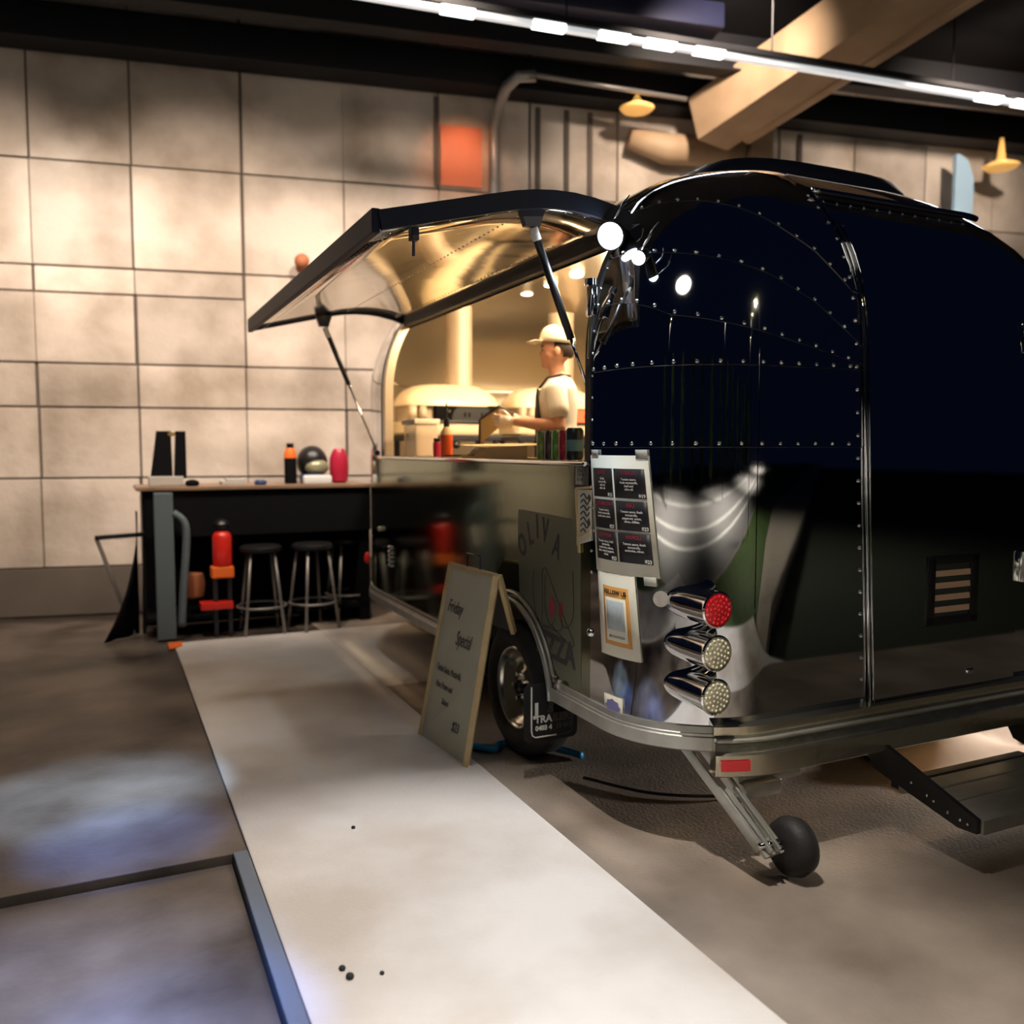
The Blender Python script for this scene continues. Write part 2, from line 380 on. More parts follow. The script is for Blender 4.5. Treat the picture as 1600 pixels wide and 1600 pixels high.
SEAMS = [
    lambda v: ZB, lambda v: 1.505, lambda v: 1.80,
    lambda v: interp(v, [(0, 2.07), (.1, 1.985), (.35, 1.93), (.6, 1.88), (.8, 1.835), (.9, 1.81)]),
    lambda v: interp(v, [(.05, 2.27), (.11, 2.235), (.236, 2.2), (.457, 2.13), (.645, 2.045), (.88, 1.88)]),
    lambda v: interp(v, [(.1, 2.43), (.25, 2.475), (.35, 2.455), (.42, 2.42), (.55, 2.345), (.7, 2.25), (.85, 2.09)]),
]
def seam_z(k, s):
    z = SEAMS[k](.4)
    for _ in range(6): z = .5 * z + .5 * SEAMS[k](qcol(s, z).x)
    return z
ZT = Z1 + HT
def theta_rows(z0, n):             # rows from z0 to the ridge, finer near the top
    t0 = math.asin(min(1, (max(z0, Z1) - Z1) / HT)) if z0 > Z1 else 0
    return [Z1 + HT * math.sin(t0 + (PI / 2 - t0) * i / n) for i in range(n + 1)]
trailer = thing('food_trailer', 'polished steel rounded food trailer with open serving hatch and riveted panels', 'trailer', (HW, 4.9, 0))
NC = 44
for k in range(6):
    bm = B(); rowsP = []
    nr = [8, 5, 4, 5, 6, 12][k]
    for i in range(nr + 1):
        row = []
        for j in range(NC + 1):
            s = j / NC; za = seam_z(k, s) + (.0012 if k else 0)
            if k < 5: zb = seam_z(k + 1, s) - .0012; z = za + (zb - za) * i / nr
            else:
                t0 = math.asin(max(0, min(1, (za - Z1) / HT))); z = Z1 + HT * math.sin(t0 + (PI / 2 - t0) * i / nr)
            row.append(qcol(s, z, .0015 * (k % 2)))
        rowsP.append(row)
    grid(bm, rowsP)
    part('corner_panel', bm, ['steel', 'steel', 'steel', 'steel_dent', 'steel_dent', 'steel'][k], trailer, smooth=True)
# serving-side panel under the counter with the wheel arch cut out, running on round the nose
WA, WR, WZ = 3.80, .44, .33
def arch_z(a):
    q = WR * WR - (a - WA) ** 2; return max(ZB, WZ + math.sqrt(q)) if q > 0 else ZB
bm = B(); P = []
cs = [3.04, 3.2, 3.30] + [WA - WR * math.cos(t) for t in arc(24, .02, PI - .02)] + [4.34, 4.6, 5.0, 5.5, AF]
for i in range(7):
    row = []
    for a in cs: zb = arch_z(a); row.append(pt_side(a, zb + (1.45 - zb) * i / 6))
    for f in arc(24)[1:]:
        row.append(pt_front(f / (2 * PI), ZB + (1.45 - ZB) * i / 6))
    P.append(row)
grid(bm, P); part('side_panel', bm, 'side_reflect_tint', trailer, smooth=True)
# nose above the counter line, far side, roof
NZ = [1.45, 1.6, 1.75, 1.85, 1.95, 2.05, 2.16, 2.27, 2.376] + theta_rows(2.376, 10)[1:]
bm = B(); P = []
for z in NZ: P.append([pt_side(5.93 + (AF - 5.93) * t / 2, z) for t in range(2)] + [pt_front(f / (2 * PI), z) for f in arc(30)])
grid(bm, P); part('nose_panel', bm, 'steel', trailer, smooth=True)
bm = B(); P = []
for z in theta_rows(2.376, 12): P.append([pt_side(a_start(z) + (5.93 - a_start(z)) * t / 12, z) for t in range(13)])
grid(bm, P); part('roof_panel', bm, 'steel', trailer, smooth=True)
bm = B(); P = []
for z in [ZB, .7, 1, 1.3, 1.6, 1.85, 1.92, 2.0, 2.1, 2.2, 2.3, 2.4] + theta_rows(2.4, 10)[1:]:
    d = dz(z); cx, cy, r = corner_c(d); L = max(door_l(z), cx); R_ = WD - cx
    row = [Vector((L + (R_ - L) * t / 10, A0 + d, z)) for t in range(10)]
    row += [Vector((R_ + r * math.sin(f), cy - r * math.cos(f), z)) for f in arc(14, 0, PI / 2)]
    row += [Vector((WD - d, cy + (AF - cy) * t / 6, z)) for t in range(1, 7)]
    P.append(row)
grid(bm, P); part('rear_panel', bm, 'steel', trailer, smooth=True)
bm = B(); P = []
for z in [ZB, 1.45]: P.append([pt_front(f / (2 * PI), z) for f in arc(30)])
grid(bm, P); bm.free()
# inner liner, one skin 5 cm inside, with the serving opening left out
def lin(p):                        # shrink a shell point inwards
    v, a, z = p; return Vector((HW + (v - HW) * (HW - .05) / HW, 4.9 + (a - 4.9) * .979, z if z < Z1 else Z1 + (z - Z1) * (HT - .05) / HT))
bm = B(); LZ = [.5, 1.0, 1.449, 1.6, 1.75, 1.85, 1.95, 2.05, 2.16, 2.27, 2.376] + theta_rows(2.376, 10)[1:]
P = []
for z in LZ:
    row = [lin(pt_side(5.93, z))] + [lin(pt_front(f / (2 * PI), z)) for f in arc(36)]
    d = dz(z); cx, cy, r = corner_c(d)
    row += [lin(Vector((WD - d, AF + (cy - AF) * t / 6, z))) for t in range(1, 7)]
    row += [lin(Vector((WD - cx + r * math.sin(f), cy - r * math.cos(f), z))) for f in arc(8, PI / 2, 0)]
    row += [lin(Vector((WD - cx + (2 * cx - WD) * t / 6, A0 + d, z))) for t in range(1, 7)]
    row += [lin(pt_corner(1 - t / 10, z)) for t in range(1, 11)]
    row += [lin(pt_side(max(3.07, cy), z))]
    P.append(row)
grid(bm, P); part('inner_liner', bm, 'liner', trailer, smooth=True)
bm = B(); P = []
for z in theta_rows(2.36, 10): P.append([lin(pt_side(max(3.07, corner_c(dz(z))[1]) * (1 - t / 8) + 5.93 * t / 8, z)) for t in range(9)])
grid(bm, P); part('ceiling_liner', bm, 'liner', trailer, smooth=True)
bm = B(); P = []
for z in [.5, .9, 1.40]: P.append([lin(pt_side(2.95 + (6.0 - 2.95) * t / 2, z)) for t in range(3)])
grid(bm, P); part('counter_back', bm, 'liner', trailer)
part('inner_floor', box(B(), (.14, 2.78, .47), (2.30, 6.6, .5)), 'dark_metal', trailer)
part('chassis', box(B(), (.14, 2.75, .34), (2.3, 6.8, .46), .02), 'matblack', trailer)
part('water_tank', box(B(), (.25, 4.55, .14), (1.0, 5.6, .36), .05), 'matblack', trailer)
# jambs of the serving opening
def jamb(a, w, o1, m, name):
    bm = B(); P = []
    for z in [1.45 + .926 * i / 14 for i in range(15)]:
        n = .0 if z < Z1 else min(.9, (z - Z1) * 1.1); s = pt_side(a, z)
        P.append([s + Vector((-.008, w[0], 0)), s + Vector((-.008, w[1], 0)), s + Vector((o1, w[1], 0)), s + Vector((o1, w[0], 0))])
    loft(bm, P); part(name, bm, m, trailer, sharp=30)
jamb(3.06, (-.018, .022), .06, 'gasket', 'window_jamb')
jamb(5.93, (-.03, .012), .01, 'gasket', 'window_seal')
jamb(5.93, (-.085, -.03), .05, 'cream_trim', 'window_trim')
s0 = pt_side(0, 2.376)
part('hinge_seal', box(B(), (s0.x - .012, 3.02, 2.345), (s0.x + .045, 5.95, 2.395), .008), 'gasket', trailer)
cb = box(B(), (-.035, 3.05, 1.428), (.34, 5.95, 1.448), .006)
part('counter', cb, 'chrome', trailer)
# rivets: rows of domed heads
RIV = B()
def rivet(bm, p, n, r=.0075):
    n = Vector(n).normalized(); q = n.to_track_quat('Z', 'Y').to_matrix().to_4x4(); ring = []
    mt = Matrix.Translation(p) @ q
    for rr_, h in ((1, -.001), (.85, .45), (.45, .75)):
        ring.append([mt @ Vector((r * rr_ * math.cos(2 * PI * j / 8), r * rr_ * math.sin(2 * PI * j / 8), r * h)) for j in range(8)])
    loft(bm, ring)
def nrm(fn, u, z):
    e = .004; a = fn(u + e, z) - fn(u - e, z); b = fn(u, z + e) - fn(u, z - e); n = a.cross(b)
    if n.length < 1e-9: return Vector((0, -1, .3))
    n.normalize(); c = Vector((HW, 4.6, 1.2)); return n if n.dot(fn(u, z) - c) > 0 else -n
def row_on(fn, us, zf, step, r=.0075, dzv=0.):
    bm = B(); pts = []; last = None
    for i in range(401):
        u = us[0] + (us[1] - us[0]) * i / 400; z = (zf(u) if callable(zf) else zf) + dzv; p = fn(u, z)
        if last is None or (p - last).length >= step: rivet(bm, p, nrm(fn, u, z), r); last = p
    return bm
for k in range(1, 6):
    part('rivet_row', row_on(qcol, (.01, .985), (lambda s, k=k: seam_z(k, s)), .082, .0085, .014 if k < 3 else .012), 'rivet', trailer, True, kind='stuff')
for k in range(1, 6):
    bm = B(); tube(bm, [qcol(j / 60, seam_z(k, j / 60), -.0005) for j in range(1, 60)], .0024, 5); part('panel_seam', bm, 'gasket', trailer, True)
def col_on(fn, zs, step, r=.0065):
    bm = B(); last = None
    for i in range(401):
        z = zs[0] + (zs[1] - zs[0]) * i / 400; p, n = fn(z)
        if last is None or (p - last).length >= step: rivet(bm, p, n, r); last = p
    return bm
def bk(off):
    def f(z):
        v = door_l(z) + off; p = pt_back(v, z); e = .005
        t = pt_back(v, z + e) - pt_back(v, z - e); n = Vector((0, -t.z, t.y)); return p, n
    return f
part('rivet_row', col_on(bk(-.028), (.5, 2.56), .085, .0085), 'rivet', trailer, True, kind='stuff')
part('rivet_row', col_on(lambda z: (pt_side(3.035, z) + Vector((-.001, 0, 0)), (-1, 0, .0)), (1.0, 2.3), .085, .006), 'rivet', trailer, True, kind='stuff')
# rear door, a raised skin that follows the curve of the end
DR = 1.80
def door_row(z, l, r, o, n=12):
    return [pt_back(l + (r - l) * i / n, z, o) for i in range(n + 1)]
DZ = [.50, .8, 1.1, 1.4, 1.7, 1.85, 1.93, 2.01, 2.09, 2.17, 2.25, 2.32, 2.38]
bm = grid(B(), [door_row(z, door_l(z) + .012, DR, .012) for z in DZ]); bmesh.ops.recalc_face_normals(bm, faces=bm.faces[:])
bmesh.ops.solidify(bm, geom=bm.faces[:], thickness=.012)
door = part('rear_door', bm, 'steel', trailer, sharp=30)
bm = B(); tube(bm, [pt_back(door_l(z) + .004, z, .008) for z in [.47, .9, 1.3, 1.85] + [1.85 + .05 * i for i in range(1, 15)]], .006, 6)
part('door_seam', bm, 'steel', trailer, True)
bm = B(); tube(bm, [pt_back(door_l(z) + .02, z, .008) for z in [.47, .9, 1.3, 1.85] + [1.85 + .05 * i for i in range(1, 12)]], .008, 6)
part('door_gasket', bm, 'gasket', trailer, True)
part('rivet_row', col_on(bk(.055), (.55, 2.35), .085, .006), 'rivet', trailer, True, kind='stuff', parent=door)
part('rivet_row', col_on(lambda z: (pt_back(DR - .06, z, .012), (0, -1, 0 if z < 1.85 else .3)), (.55, 2.35), .085, .006), 'rivet', trailer, True, kind='stuff', parent=door)
bm = B()
for i in range(11): rivet(bm, (1.0 + .07 * i, A0 - .013, .535), (0, -1, 0), .006)
for i in range(11): rivet(bm, pt_back(1.0 + .07 * i, 2.36, .013), (0, -1, .5), .006)
part('rivet_row', bm, 'rivet', trailer, True, kind='stuff', parent=door)
for z, h in ((.99, .13), (1.97, .13)):
    bm = box(B(), (1.79, A0 - .035, z - h / 2), (1.845, A0 - .01, z + h / 2), .006); cyl(bm, (1.815, A0 - .038, z - h / 2), (1.815, A0 - .038, z + h / 2), .014, n=10)
    part('door_hinge', bm, 'chrome', trailer, sharp=35)
bm = box(B(), (1.50, A0 - .03, .548), (1.54, A0 - .012, .572), .006); part('door_stop', bm, 'chrome', trailer, sharp=40)
# rain gutter over the door
gp = [pt_back(v, 2.545, .03) for v in [.86 + .03 * i for i in range(34)]]
bm = B(); tube(bm, gp, .014, 8); part('rain_gutter', bm, 'steel', trailer, True)
bm = B()
for i in range(12): rivet(bm, pt_back(.9 + .075 * i, 2.50, .002), (0, -1, .6), .006)
part('rivet_row', bm, 'rivet', trailer, True, kind='stuff')
# louvred vent in the door
vent = part('air_vent', box(box(box(box(B(), (1.24, A0 - .03, .772), (1.548, A0 - .008, .81), .004), (1.24, A0 - .03, 1.026), (1.548, A0 - .008, 1.064), .004), (1.24, A0 - .03, .775), (1.288, A0 - .008, 1.06), .004), (1.50, A0 - .03, .775), (1.548, A0 - .008, 1.06), .004), 'black', trailer, sharp=30)
part('vent_back', box(B(), (1.28, A0 - .0145, .80), (1.51, A0 - .0125, 1.04)), 'matblack', trailer, parent=vent)
for i in range(4):
    z = .838 + .050 * i; bm = B(); poly(bm, [(1.288, A0 - .026, z - .012), (1.288, A0 - .024, z + .012), (1.288, A0 - .0150, z + .022), (1.288, A0 - .0150, z + .0)], (.212, 0, 0))
    part('louvre_slat', bm, 'ventlit', trailer, parent=vent)
# roof hatch pod
bm = B(); rings = []
for s, z in ((1.0, 2.60), (.97, 2.78), (.88, 2.84), (.62, 2.885), (.3, 2.90)):
    rings.append([Vector((1.42 + .66 * s * math.copysign(abs(math.cos(t)) ** .6, math.cos(t)), 3.62 + .46 * s * math.copysign(abs(math.sin(t)) ** .5, math.sin(t)), z)) for t in arc(28)[:-1]])
loft(bm, rings); part('roof_vent', bm, 'navy', trailer, sharp=40)
# sill strip, bumper
def path_low(o):                   # lower outline from the nose along the side, round the corner and across the back
    p = [('f', t) for t in (.25, .2, .15, .1, .05)] ; out = [pt_front(f, ZB, o) for _, f in p]
    out += [pt_side(a, ZB, o) for a in (6.08, 5.5, 5.0, 4.5, 4.26)]; return out
def sweep(bm, path_fn, prof, samples):
    rings = []
    for s in samples: rings.append([path_fn(s, o, z) for o, z in prof])
    return loft(bm, rings)
def outline(s, o, z):              # s<0 side (metres forward of corner), 0..1 corner, 1..2 back, 2..3 far corner
    if s < 0: return Vector((-o, A0 + RC - s, z))
    if s <= 1: f = s * PI / 2; return Vector((RC - (RC + o) * math.cos(f), A0 + RC - (RC + o) * math.sin(f), z))
    if s <= 2: return Vector((RC + (WD - 2 * RC) * (s - 1), A0 - o, z))
    f = (s - 2) * PI / 2; return Vector((WD - RC + (RC + o) * math.sin(f), A0 + RC - (RC + o) * math.cos(f), z))
sill = [(-.02, .388), (.018, .388), (.022, .393), (.022, .440), (.016, .444), (.016, .452), (.012, .455), (.010, .478), (-.02, .478)]
bm = sweep(B(), outline, sill, [-.455, -.3, -.1] + arc(16, 0, 1) + [1.2, 1.5, 2.0] + arc(8, 2, 3)[1:])
part('sill_strip', bm, 'alu', trailer, sharp=25)
def nose_out(s, o, z):
    if s >= 0: return Vector((-o, 4.25 + s * (AF - 4.25), z))if s <= 1 else pt_front((s - 1) * .5, ZB, o).xy.to_3d() + Vector((0, 0, z))
bm = sweep(B(), nose_out, sill, [0, .5, 1] + arc(14, 1.03, 2)); part('sill_strip', bm, 'alu', trailer, sharp=25)
bump = [(-.01, .322), (.10, .322), (.105, .327), (.105, .402), (.098, .409), (.088, .410), (.082, .436), (.072, .442), (.072, .456), (.058, .462), (.058, .492), (-.01, .492)]
bm = sweep(B(), outline, bump, arc(12, .69, 1) + [1.1, 1.3, 1.5, 1.7, 1.9, 2.0] + arc(10, 2, 2.5)[1:])
bumper = part('bumper', bm, 'alu_gold', trailer, sharp=25)
bm = B(); tube(bm, [outline(s, .080, .449) for s in arc(10, .70, 1) + [1.2, 1.5, 1.8, 2.0] + arc(6, 2, 2.5)[1:]], .009, 6)
part('bumper_bead', bm, 'alu', trailer, True, parent=bumper)
bm = grid(B(), [[outline(s, .108, z) for s in arc(4, .71, .84)] for z in (.348, .386)], .006); part('bumper_reflector', bm, 'redlens', trailer, parent=bumper, label='red rectangular reflector')
# wheel, arch trim, mud flap
bm = B(); tube(bm, [(-.012, WA + WR * math.cos(t), WZ + WR * math.sin(t)) for t in arc(26, .12, PI - .12)], .016, 6)
tube(bm, [(-.006, WA + (WR + .035) * math.cos(t), WZ + (WR + .035) * math.sin(t)) for t in arc(26, .16, PI - .16)], .010, 6)
part('arch_trim', bm, 'alu', trailer, True)
bm = B()
P = [[Vector((v, WA + WR * math.cos(t), WZ + WR * math.sin(t))) for t in arc(20, 0, PI)] for v in (.0, .30)]
grid(bm, P); part('wheel_well', bm, 'matblack', trailer)
part('wheel_well_back', box(B(), (.30, WA - .48, .2), (.32, WA + .48, .80)), 'matblack', trailer)
bm = box(B(), (-.016, WA - WR - .07, .44), (.03, WA - WR + .02, .50), .006); part('arch_end_block', bm, 'chrome', trailer, sharp=30)
mx = Matrix.Translation((.0, WA, .33)) @ Matrix.Rotation(PI / 2, 4, 'Y')
def wl(prof, n=40): return lathe(B(), prof, n, mx, cap=False)
tyre = part('wheel', wl([(.20, .03), (.235, .0), (.28, -.006), (.312, .012), (.33, .045), (.33, .16), (.312, .19), (.28, .205), (.235, .2), (.20, .17), (.20, .03)]), 'tyre', trailer, True)
part('rim', wl([(.205, .022), (.198, .012), (.190, .014), (.186, .03), (.172, .05), (.166, .052), (.160, .075), (.120, .085), (.085, .07), (.075, .06), (.05, .058), (.0005, .058)]), 'rim', trailer, True, parent=tyre)
for i in range(5):
    bm = B(); t = 2 * PI * i / 5 + .3; cyl(bm, mx @ Vector((.062 * math.cos(t), .062 * math.sin(t), .06)), mx @ Vector((.062 * math.cos(t), .062 * math.sin(t), .035)), .011, n=6)
    part('wheel_nut', bm, 'chrome', trailer, parent=tyre, sharp=30)
part('hub_cap', lathe(B(), [(.035, .058), (.034, .03), (.025, .018), (.0005, .016)], 20, mx, False), 'black', trailer, True, parent=tyre)
def rrect(x0, x1, z0, z1, r, y):
    pts = []
    for cx, cz, t0 in ((x1 - r, z1 - r, 0), (x0 + r, z1 - r, 90), (x0 + r, z0 + r, 180), (x1 - r, z0 + r, 270)):
        for i in range(5): t = math.radians(t0 + 22.5 * i); pts.append((cx + r * math.cos(t), y, cz + r * math.sin(t)))
    return pts
FY = 3.42
flap = part('mud_flap', poly(B(), rrect(-.115, .155, .185, .45, .03, FY), (0, .008, 0)), 'gasket', trailer)
bm = B(); tube(bm, [(-0.080, FY - .002, 0.438), (-0.080, FY - .002, 0.238), (-0.075, FY - .002, 0.216), (-0.060, FY - .002, 0.206), (0.045, FY - .002, 0.206)], .0035, 6)
part('flap_line', bm, 'white', trailer, parent=flap)
bm = B(); tube(bm, [(0.045, FY - .002, 0.206), (0.110, FY - .002, 0.206), (0.125, FY - .002, 0.216), (0.128, FY - .002, 0.238), (0.128, FY - .002, 0.308)], .0025, 6)
part('flap_line', bm, 'greyink', trailer, parent=flap, label='end of the flap border coloured grey as shaded')
for s, sz, x, z, m in (('J', .072, -.088, .332, 'white'), (' & A', .068, -.045, .335, 'greyink'), ('TRA', .046, -.088, .293, 'white'), ('ILERS', .046, .003, .293, 'greyink'), ('0403 4', .030, -.085, .258, 'white'), ('10 419', .030, .018, .258, 'greyink')):  # right half of the lettering is coloured grey as if shaded
    part('flap_lettering', text_bm(s, sz, plane_fn((x + .025, FY - .001, z - .022), (1, 0, 0), (0, 0, 1)), bold=.0045 if s == 'J' else .0014), m, trailer, parent=flap)
# stabiliser leg with its small rubber wheel
bm = B(); L0, L1 = Vector((.19, 2.66, .42)), Vector((.262, 2.262, .125))
for dv in (-.036, .036): bar(bm, L0 + Vector((dv, 0, 0)), L1 + Vector((dv, 0, 0)), .013, .042, .003)
for t in (.1, .38, .60, .95):
    p = L0.lerp(L1, t); box(bm, p + Vector((-.040, -.012, -.014)), p + Vector((.040, .012, .014)), .003)
bar(bm, L0.lerp(L1, .66) + Vector((0, 0, -.012)), L1 + Vector((0, -.02, -.02)), .075, .014, .003)
bar(bm, L0.lerp(L1, .5) + Vector((-.015, -.03, .01)), L1 + Vector((-.015, -.03, .0)), .013, .02, .003); bar(bm, L0.lerp(L1, .5) + Vector((.02, -.03, .01)), L1 + Vector((.02, -.03, .0)), .013, .02, .003)
leg = part('stabiliser_leg', bm, 'alu', trailer, sharp=30)
bm = B(); wx = Matrix.Translation((.375, 2.27, .105)) @ Matrix.Rotation(PI / 2, 4, 'Y')
lathe(bm, [(.02, -.05), (.07, -.05), (.095, -.035), (.105, 0), (.095, .035), (.07, .05), (.02, .05)], 28, wx); part('jockey_wheel', bm, 'tyre', trailer, True, parent=leg)
bm = B(); cyl(bm, (.29, 2.27, .105), (.44, 2.27, .105), .014, n=10); part('axle_bolt', bm, 'chrome', trailer, True, parent=leg)
bm = B(); cyl(bm, (.215, 2.262, .14), (.315, 2.262, .14), .012, n=8); part('axle_bolt', bm, 'chrome', trailer, True, parent=leg)
bm = box(B(), (.30, 2.47, .255), (.60, 2.56, .30), .008); box(bm, (.30, 2.43, .22), (.47, 2.50, .275), .012); part('leg_mount', bm, 'alu', trailer, sharp=30)
# entry step
step = part('entry_step', box(B(), (1.0, 2.36, .17), (1.76, 2.40, .20)), 'black', trailer, sharp=30)
for v in (.945, 1.78):
    part('step_bracket', poly(B(), [(v, 2.50, .34), (v, 2.42, .36), (v, 1.985, .205), (v, 1.985, .155), (v, 2.06, .15), (v, 2.44, .24)], (.02, 0, 0)), 'black', trailer, sharp=30, parent=step)
for i, (a0, a1) in enumerate(((2.245, 2.335), (2.135, 2.238), (1.985, 2.128))):
    part('step_plank', box(B(), (.965, a0, .185), (1.78, a1, .205), .004), 'alu', trailer, parent=step)
part('step_nose', box(B(), (.965, 1.975, .15), (1.78, 1.988, .204), .004), 'alu', trailer, parent=step)
for a, z in ((2.42, .315), (2.26, .245), (2.19, .22), (2.16, .21), (2.10, .19), (2.05, .182), (2.02, .178)):
    bm = B(); rivet(bm, (.944, a, z), (-1, 0, 0), .007); part('step_bolt', bm, 'rivet', trailer, True, parent=step)
# tail lights: three chrome bullets on the corner
for i, (z, red) in enumerate(((.938, 1), (.783, 0), (.627, 0))):
    ax = Vector((.02, -1, -.01)).normalized(); c = Vector((.150, 2.425, z)); qm = Matrix.Translation(c) @ ax.to_track_quat('Z', 'Y').to_matrix().to_4x4()
    h = part('tail_light', lathe(B(), [(.002, -.40), (.02, -.39), (.042, -.33), (.056, -.24), (.062, -.12), (.064, -.01), (.066, .004), (.060, .008), (.058, -.004), (.002, -.006)], 28, qm), 'chrome', trailer, sharp=30)
    part('light_lens', lathe(B(), [(.058, -.002), (.057, .004), (.048, .009), (.02, .012), (.001, .0125)], 24, qm, False), 'redlens' if red else 'clearlens', trailer, True, parent=h, label='round red lens' if red else 'round clear lens')
    bm = B()
    for rr_, n in ((0, 1), (.017, 6), (.033, 11), (.048, 16)):
        for j in range(n):
            t = 2 * PI * j / n + rr_ * 40; ball(bm, qm @ Vector((rr_ * math.cos(t), rr_ * math.sin(t), .0105 - rr_ * .06)), .0058, 6)
    part('light_bead', bm, 'redbead' if red else 'led', trailer, True, kind='stuff', parent=h)
bm = lathe(B(), [(.03, 0), (.03, .003), (.001, .0035)], 24, Matrix.Translation((.075, 2.655, .945)) @ Vector((-.8, -.6, 0)).to_track_quat('Z', 'Y').to_matrix().to_4x4()); part('round_sticker', bm, 'grey', trailer)
bm = lathe(B(), [(.017, -.01), (.017, .006), (.012, .012), (.001, .014)], 16, Matrix.Translation((0, 3.04, .752)) @ Matrix.Rotation(-PI / 2, 4, 'Y')); part('marker_light', bm, 'chrome', trailer, True)
# hatch: the serving panel swung up on its top edge
prof = [(pt_side(0, 1.40).x if z < Z1 else dz(z), z) for z in [1.36, 1.5, 1.65, 1.8, 1.9, 1.98, 2.06, 2.14, 2.22, 2.30, 2.376]]
hx, hz = prof[-1]
cv, cz = prof[0][0] - hx, prof[0][1] - hz; th = math.atan2(2.295 - hz - .02, -1.03) - math.atan2(cz, cv)
def open_pt(v, z, off):
    dv, d_ = v - hx, z - hz; L = 1.0
    x = dv * math.cos(th) - d_ * math.sin(th); y = dv * math.sin(th) + d_ * math.cos(th); return hx + x, hz + y
oc = [open_pt(v, z, 0) for v, z in prof]
nor = []
for i in range(len(oc)):
    a, b = oc[max(i - 1, 0)], oc[min(i + 1, len(oc) - 1)]; tx, ty = b[0] - a[0], b[1] - a[1]; l = math.hypot(tx, ty); n = (-ty / l, tx / l)
    nor.append(n if n[1] > 0 else (-n[0], -n[1]))
HA0, HA1 = 3.02, 5.90
asl = [HA0 + (HA1 - HA0) * i / 10 for i in range(11)]
outer = [[Vector((x + n[0] * .05, a, z + n[1] * .05)) for a in asl] for (x, z), n in zip(oc, nor)]
hatch = part('serving_hatch', grid(B(), outer, .006), 'navy', trailer, sharp=40)
inner = [[Vector((x, a, z)) for a in asl] for (x, z), n in zip(oc, nor)]
part('hatch_lining', grid(B(), inner, .004), 'hatchlin', trailer, True, parent=hatch)
for a in (HA0, HA1):
    bm = B(); P = [[Vector((x - n[0] * .014, a + s, z - n[1] * .014)), Vector((x + n[0] * .055, a + s, z + n[1] * .055))] for (x, z), n in zip(oc, nor) for s in (0,)]
    grid(bm, P, .02); part('hatch_edge', bm, 'navy', trailer, parent=hatch)
x, z = oc[0]; n = nor[0]
bm = B(); bar(bm, (x - .012 + n[0] * .02, HA0 - .01, z + n[1] * .02), (x - .012 + n[0] * .02, HA1 + .01, z + n[1] * .02), .03, .085, .006); part('hatch_edge', bm, 'navy', trailer, parent=hatch)
bm = B()
for i in range(5):
    a = HA0 + .04 + (HA1 - HA0 - .08) * i / 4
for i in range(58): rivet(bm, (oc[0][0] + .05, HA0 + .05 + .048 * i, oc[0][1] - .006), (0, 0, -1), .005)
for i in range(58): rivet(bm, (oc[5][0], HA0 + .05 + .048 * i, oc[5][1] - .004), (0, 0, -1), .005)
for i in range(58): rivet(bm, (oc[9][0], HA0 + .05 + .048 * i, oc[9][1] - .004), (-.5, 0, -1), .005)
for j in range(10):
    for a in (HA0 + .05,): rivet(bm, (oc[j][0], a, oc[j][1] - .004), (0, 0, -1), .005)
part('rivet_row', bm, 'rivet', trailer, True, kind='stuff', parent=hatch)
bm = B(); box(bm, (oc[1][0] - .0, HA0 + .06, oc[1][1] - .05), (oc[1][0] + .03, HA0 + .10, oc[1][1] - .004), .004); cyl(bm, (oc[1][0] + .015, HA0 + .08, oc[1][1] - .04), (oc[1][0] + .02, HA0 + .10, oc[1][1] - .10), .006, n=8)
part('hatch_latch', bm, 'dark_metal', trailer, parent=hatch)
# gas struts
for a_t, vt, a_b in ((3.06, -.26, 3.10), (5.30, -.42, 5.98)):
    k = min(range(len(oc)), key=lambda q: abs(oc[q][0] - vt)); zt = oc[k][1]
    near = a_b < 4
    pt = Vector((vt, a_t if near else 5.86, zt - .06)); pb = Vector((.025, a_b, 1.72)) if near else Vector((-.03, 5.97, 1.47))
    mid = pt.lerp(pb, .66 if near else .45)
    s = part('gas_strut', cyl(B(), pt.lerp(pb, .05), mid, .016, n=12), 'black', trailer, True)
    part('strut_rod', cyl(B(), mid, pb, .007, n=10), 'chrome', trailer, True, parent=s)
    part('strut_ferrule', cyl(B(), pt.lerp(pb, .02), pt.lerp(pb, .09), .018, n=12), 'white', trailer, True, parent=s)
    bm = poly(B(), [(pt.x - .055, pt.y - .01, zt + .0), (pt.x + .055, pt.y - .01, zt + .005), (pt.x + .03, pt.y - .01, zt - .07), (pt.x - .03, pt.y - .01, zt - .07)], (0, .03, 0)); part('strut_bracket', bm, 'dark_metal', trailer, parent=s)
    ball(b2 := B(), pb, .02, 10); part('strut_foot', b2, 'dark_metal', trailer, True, parent=s)
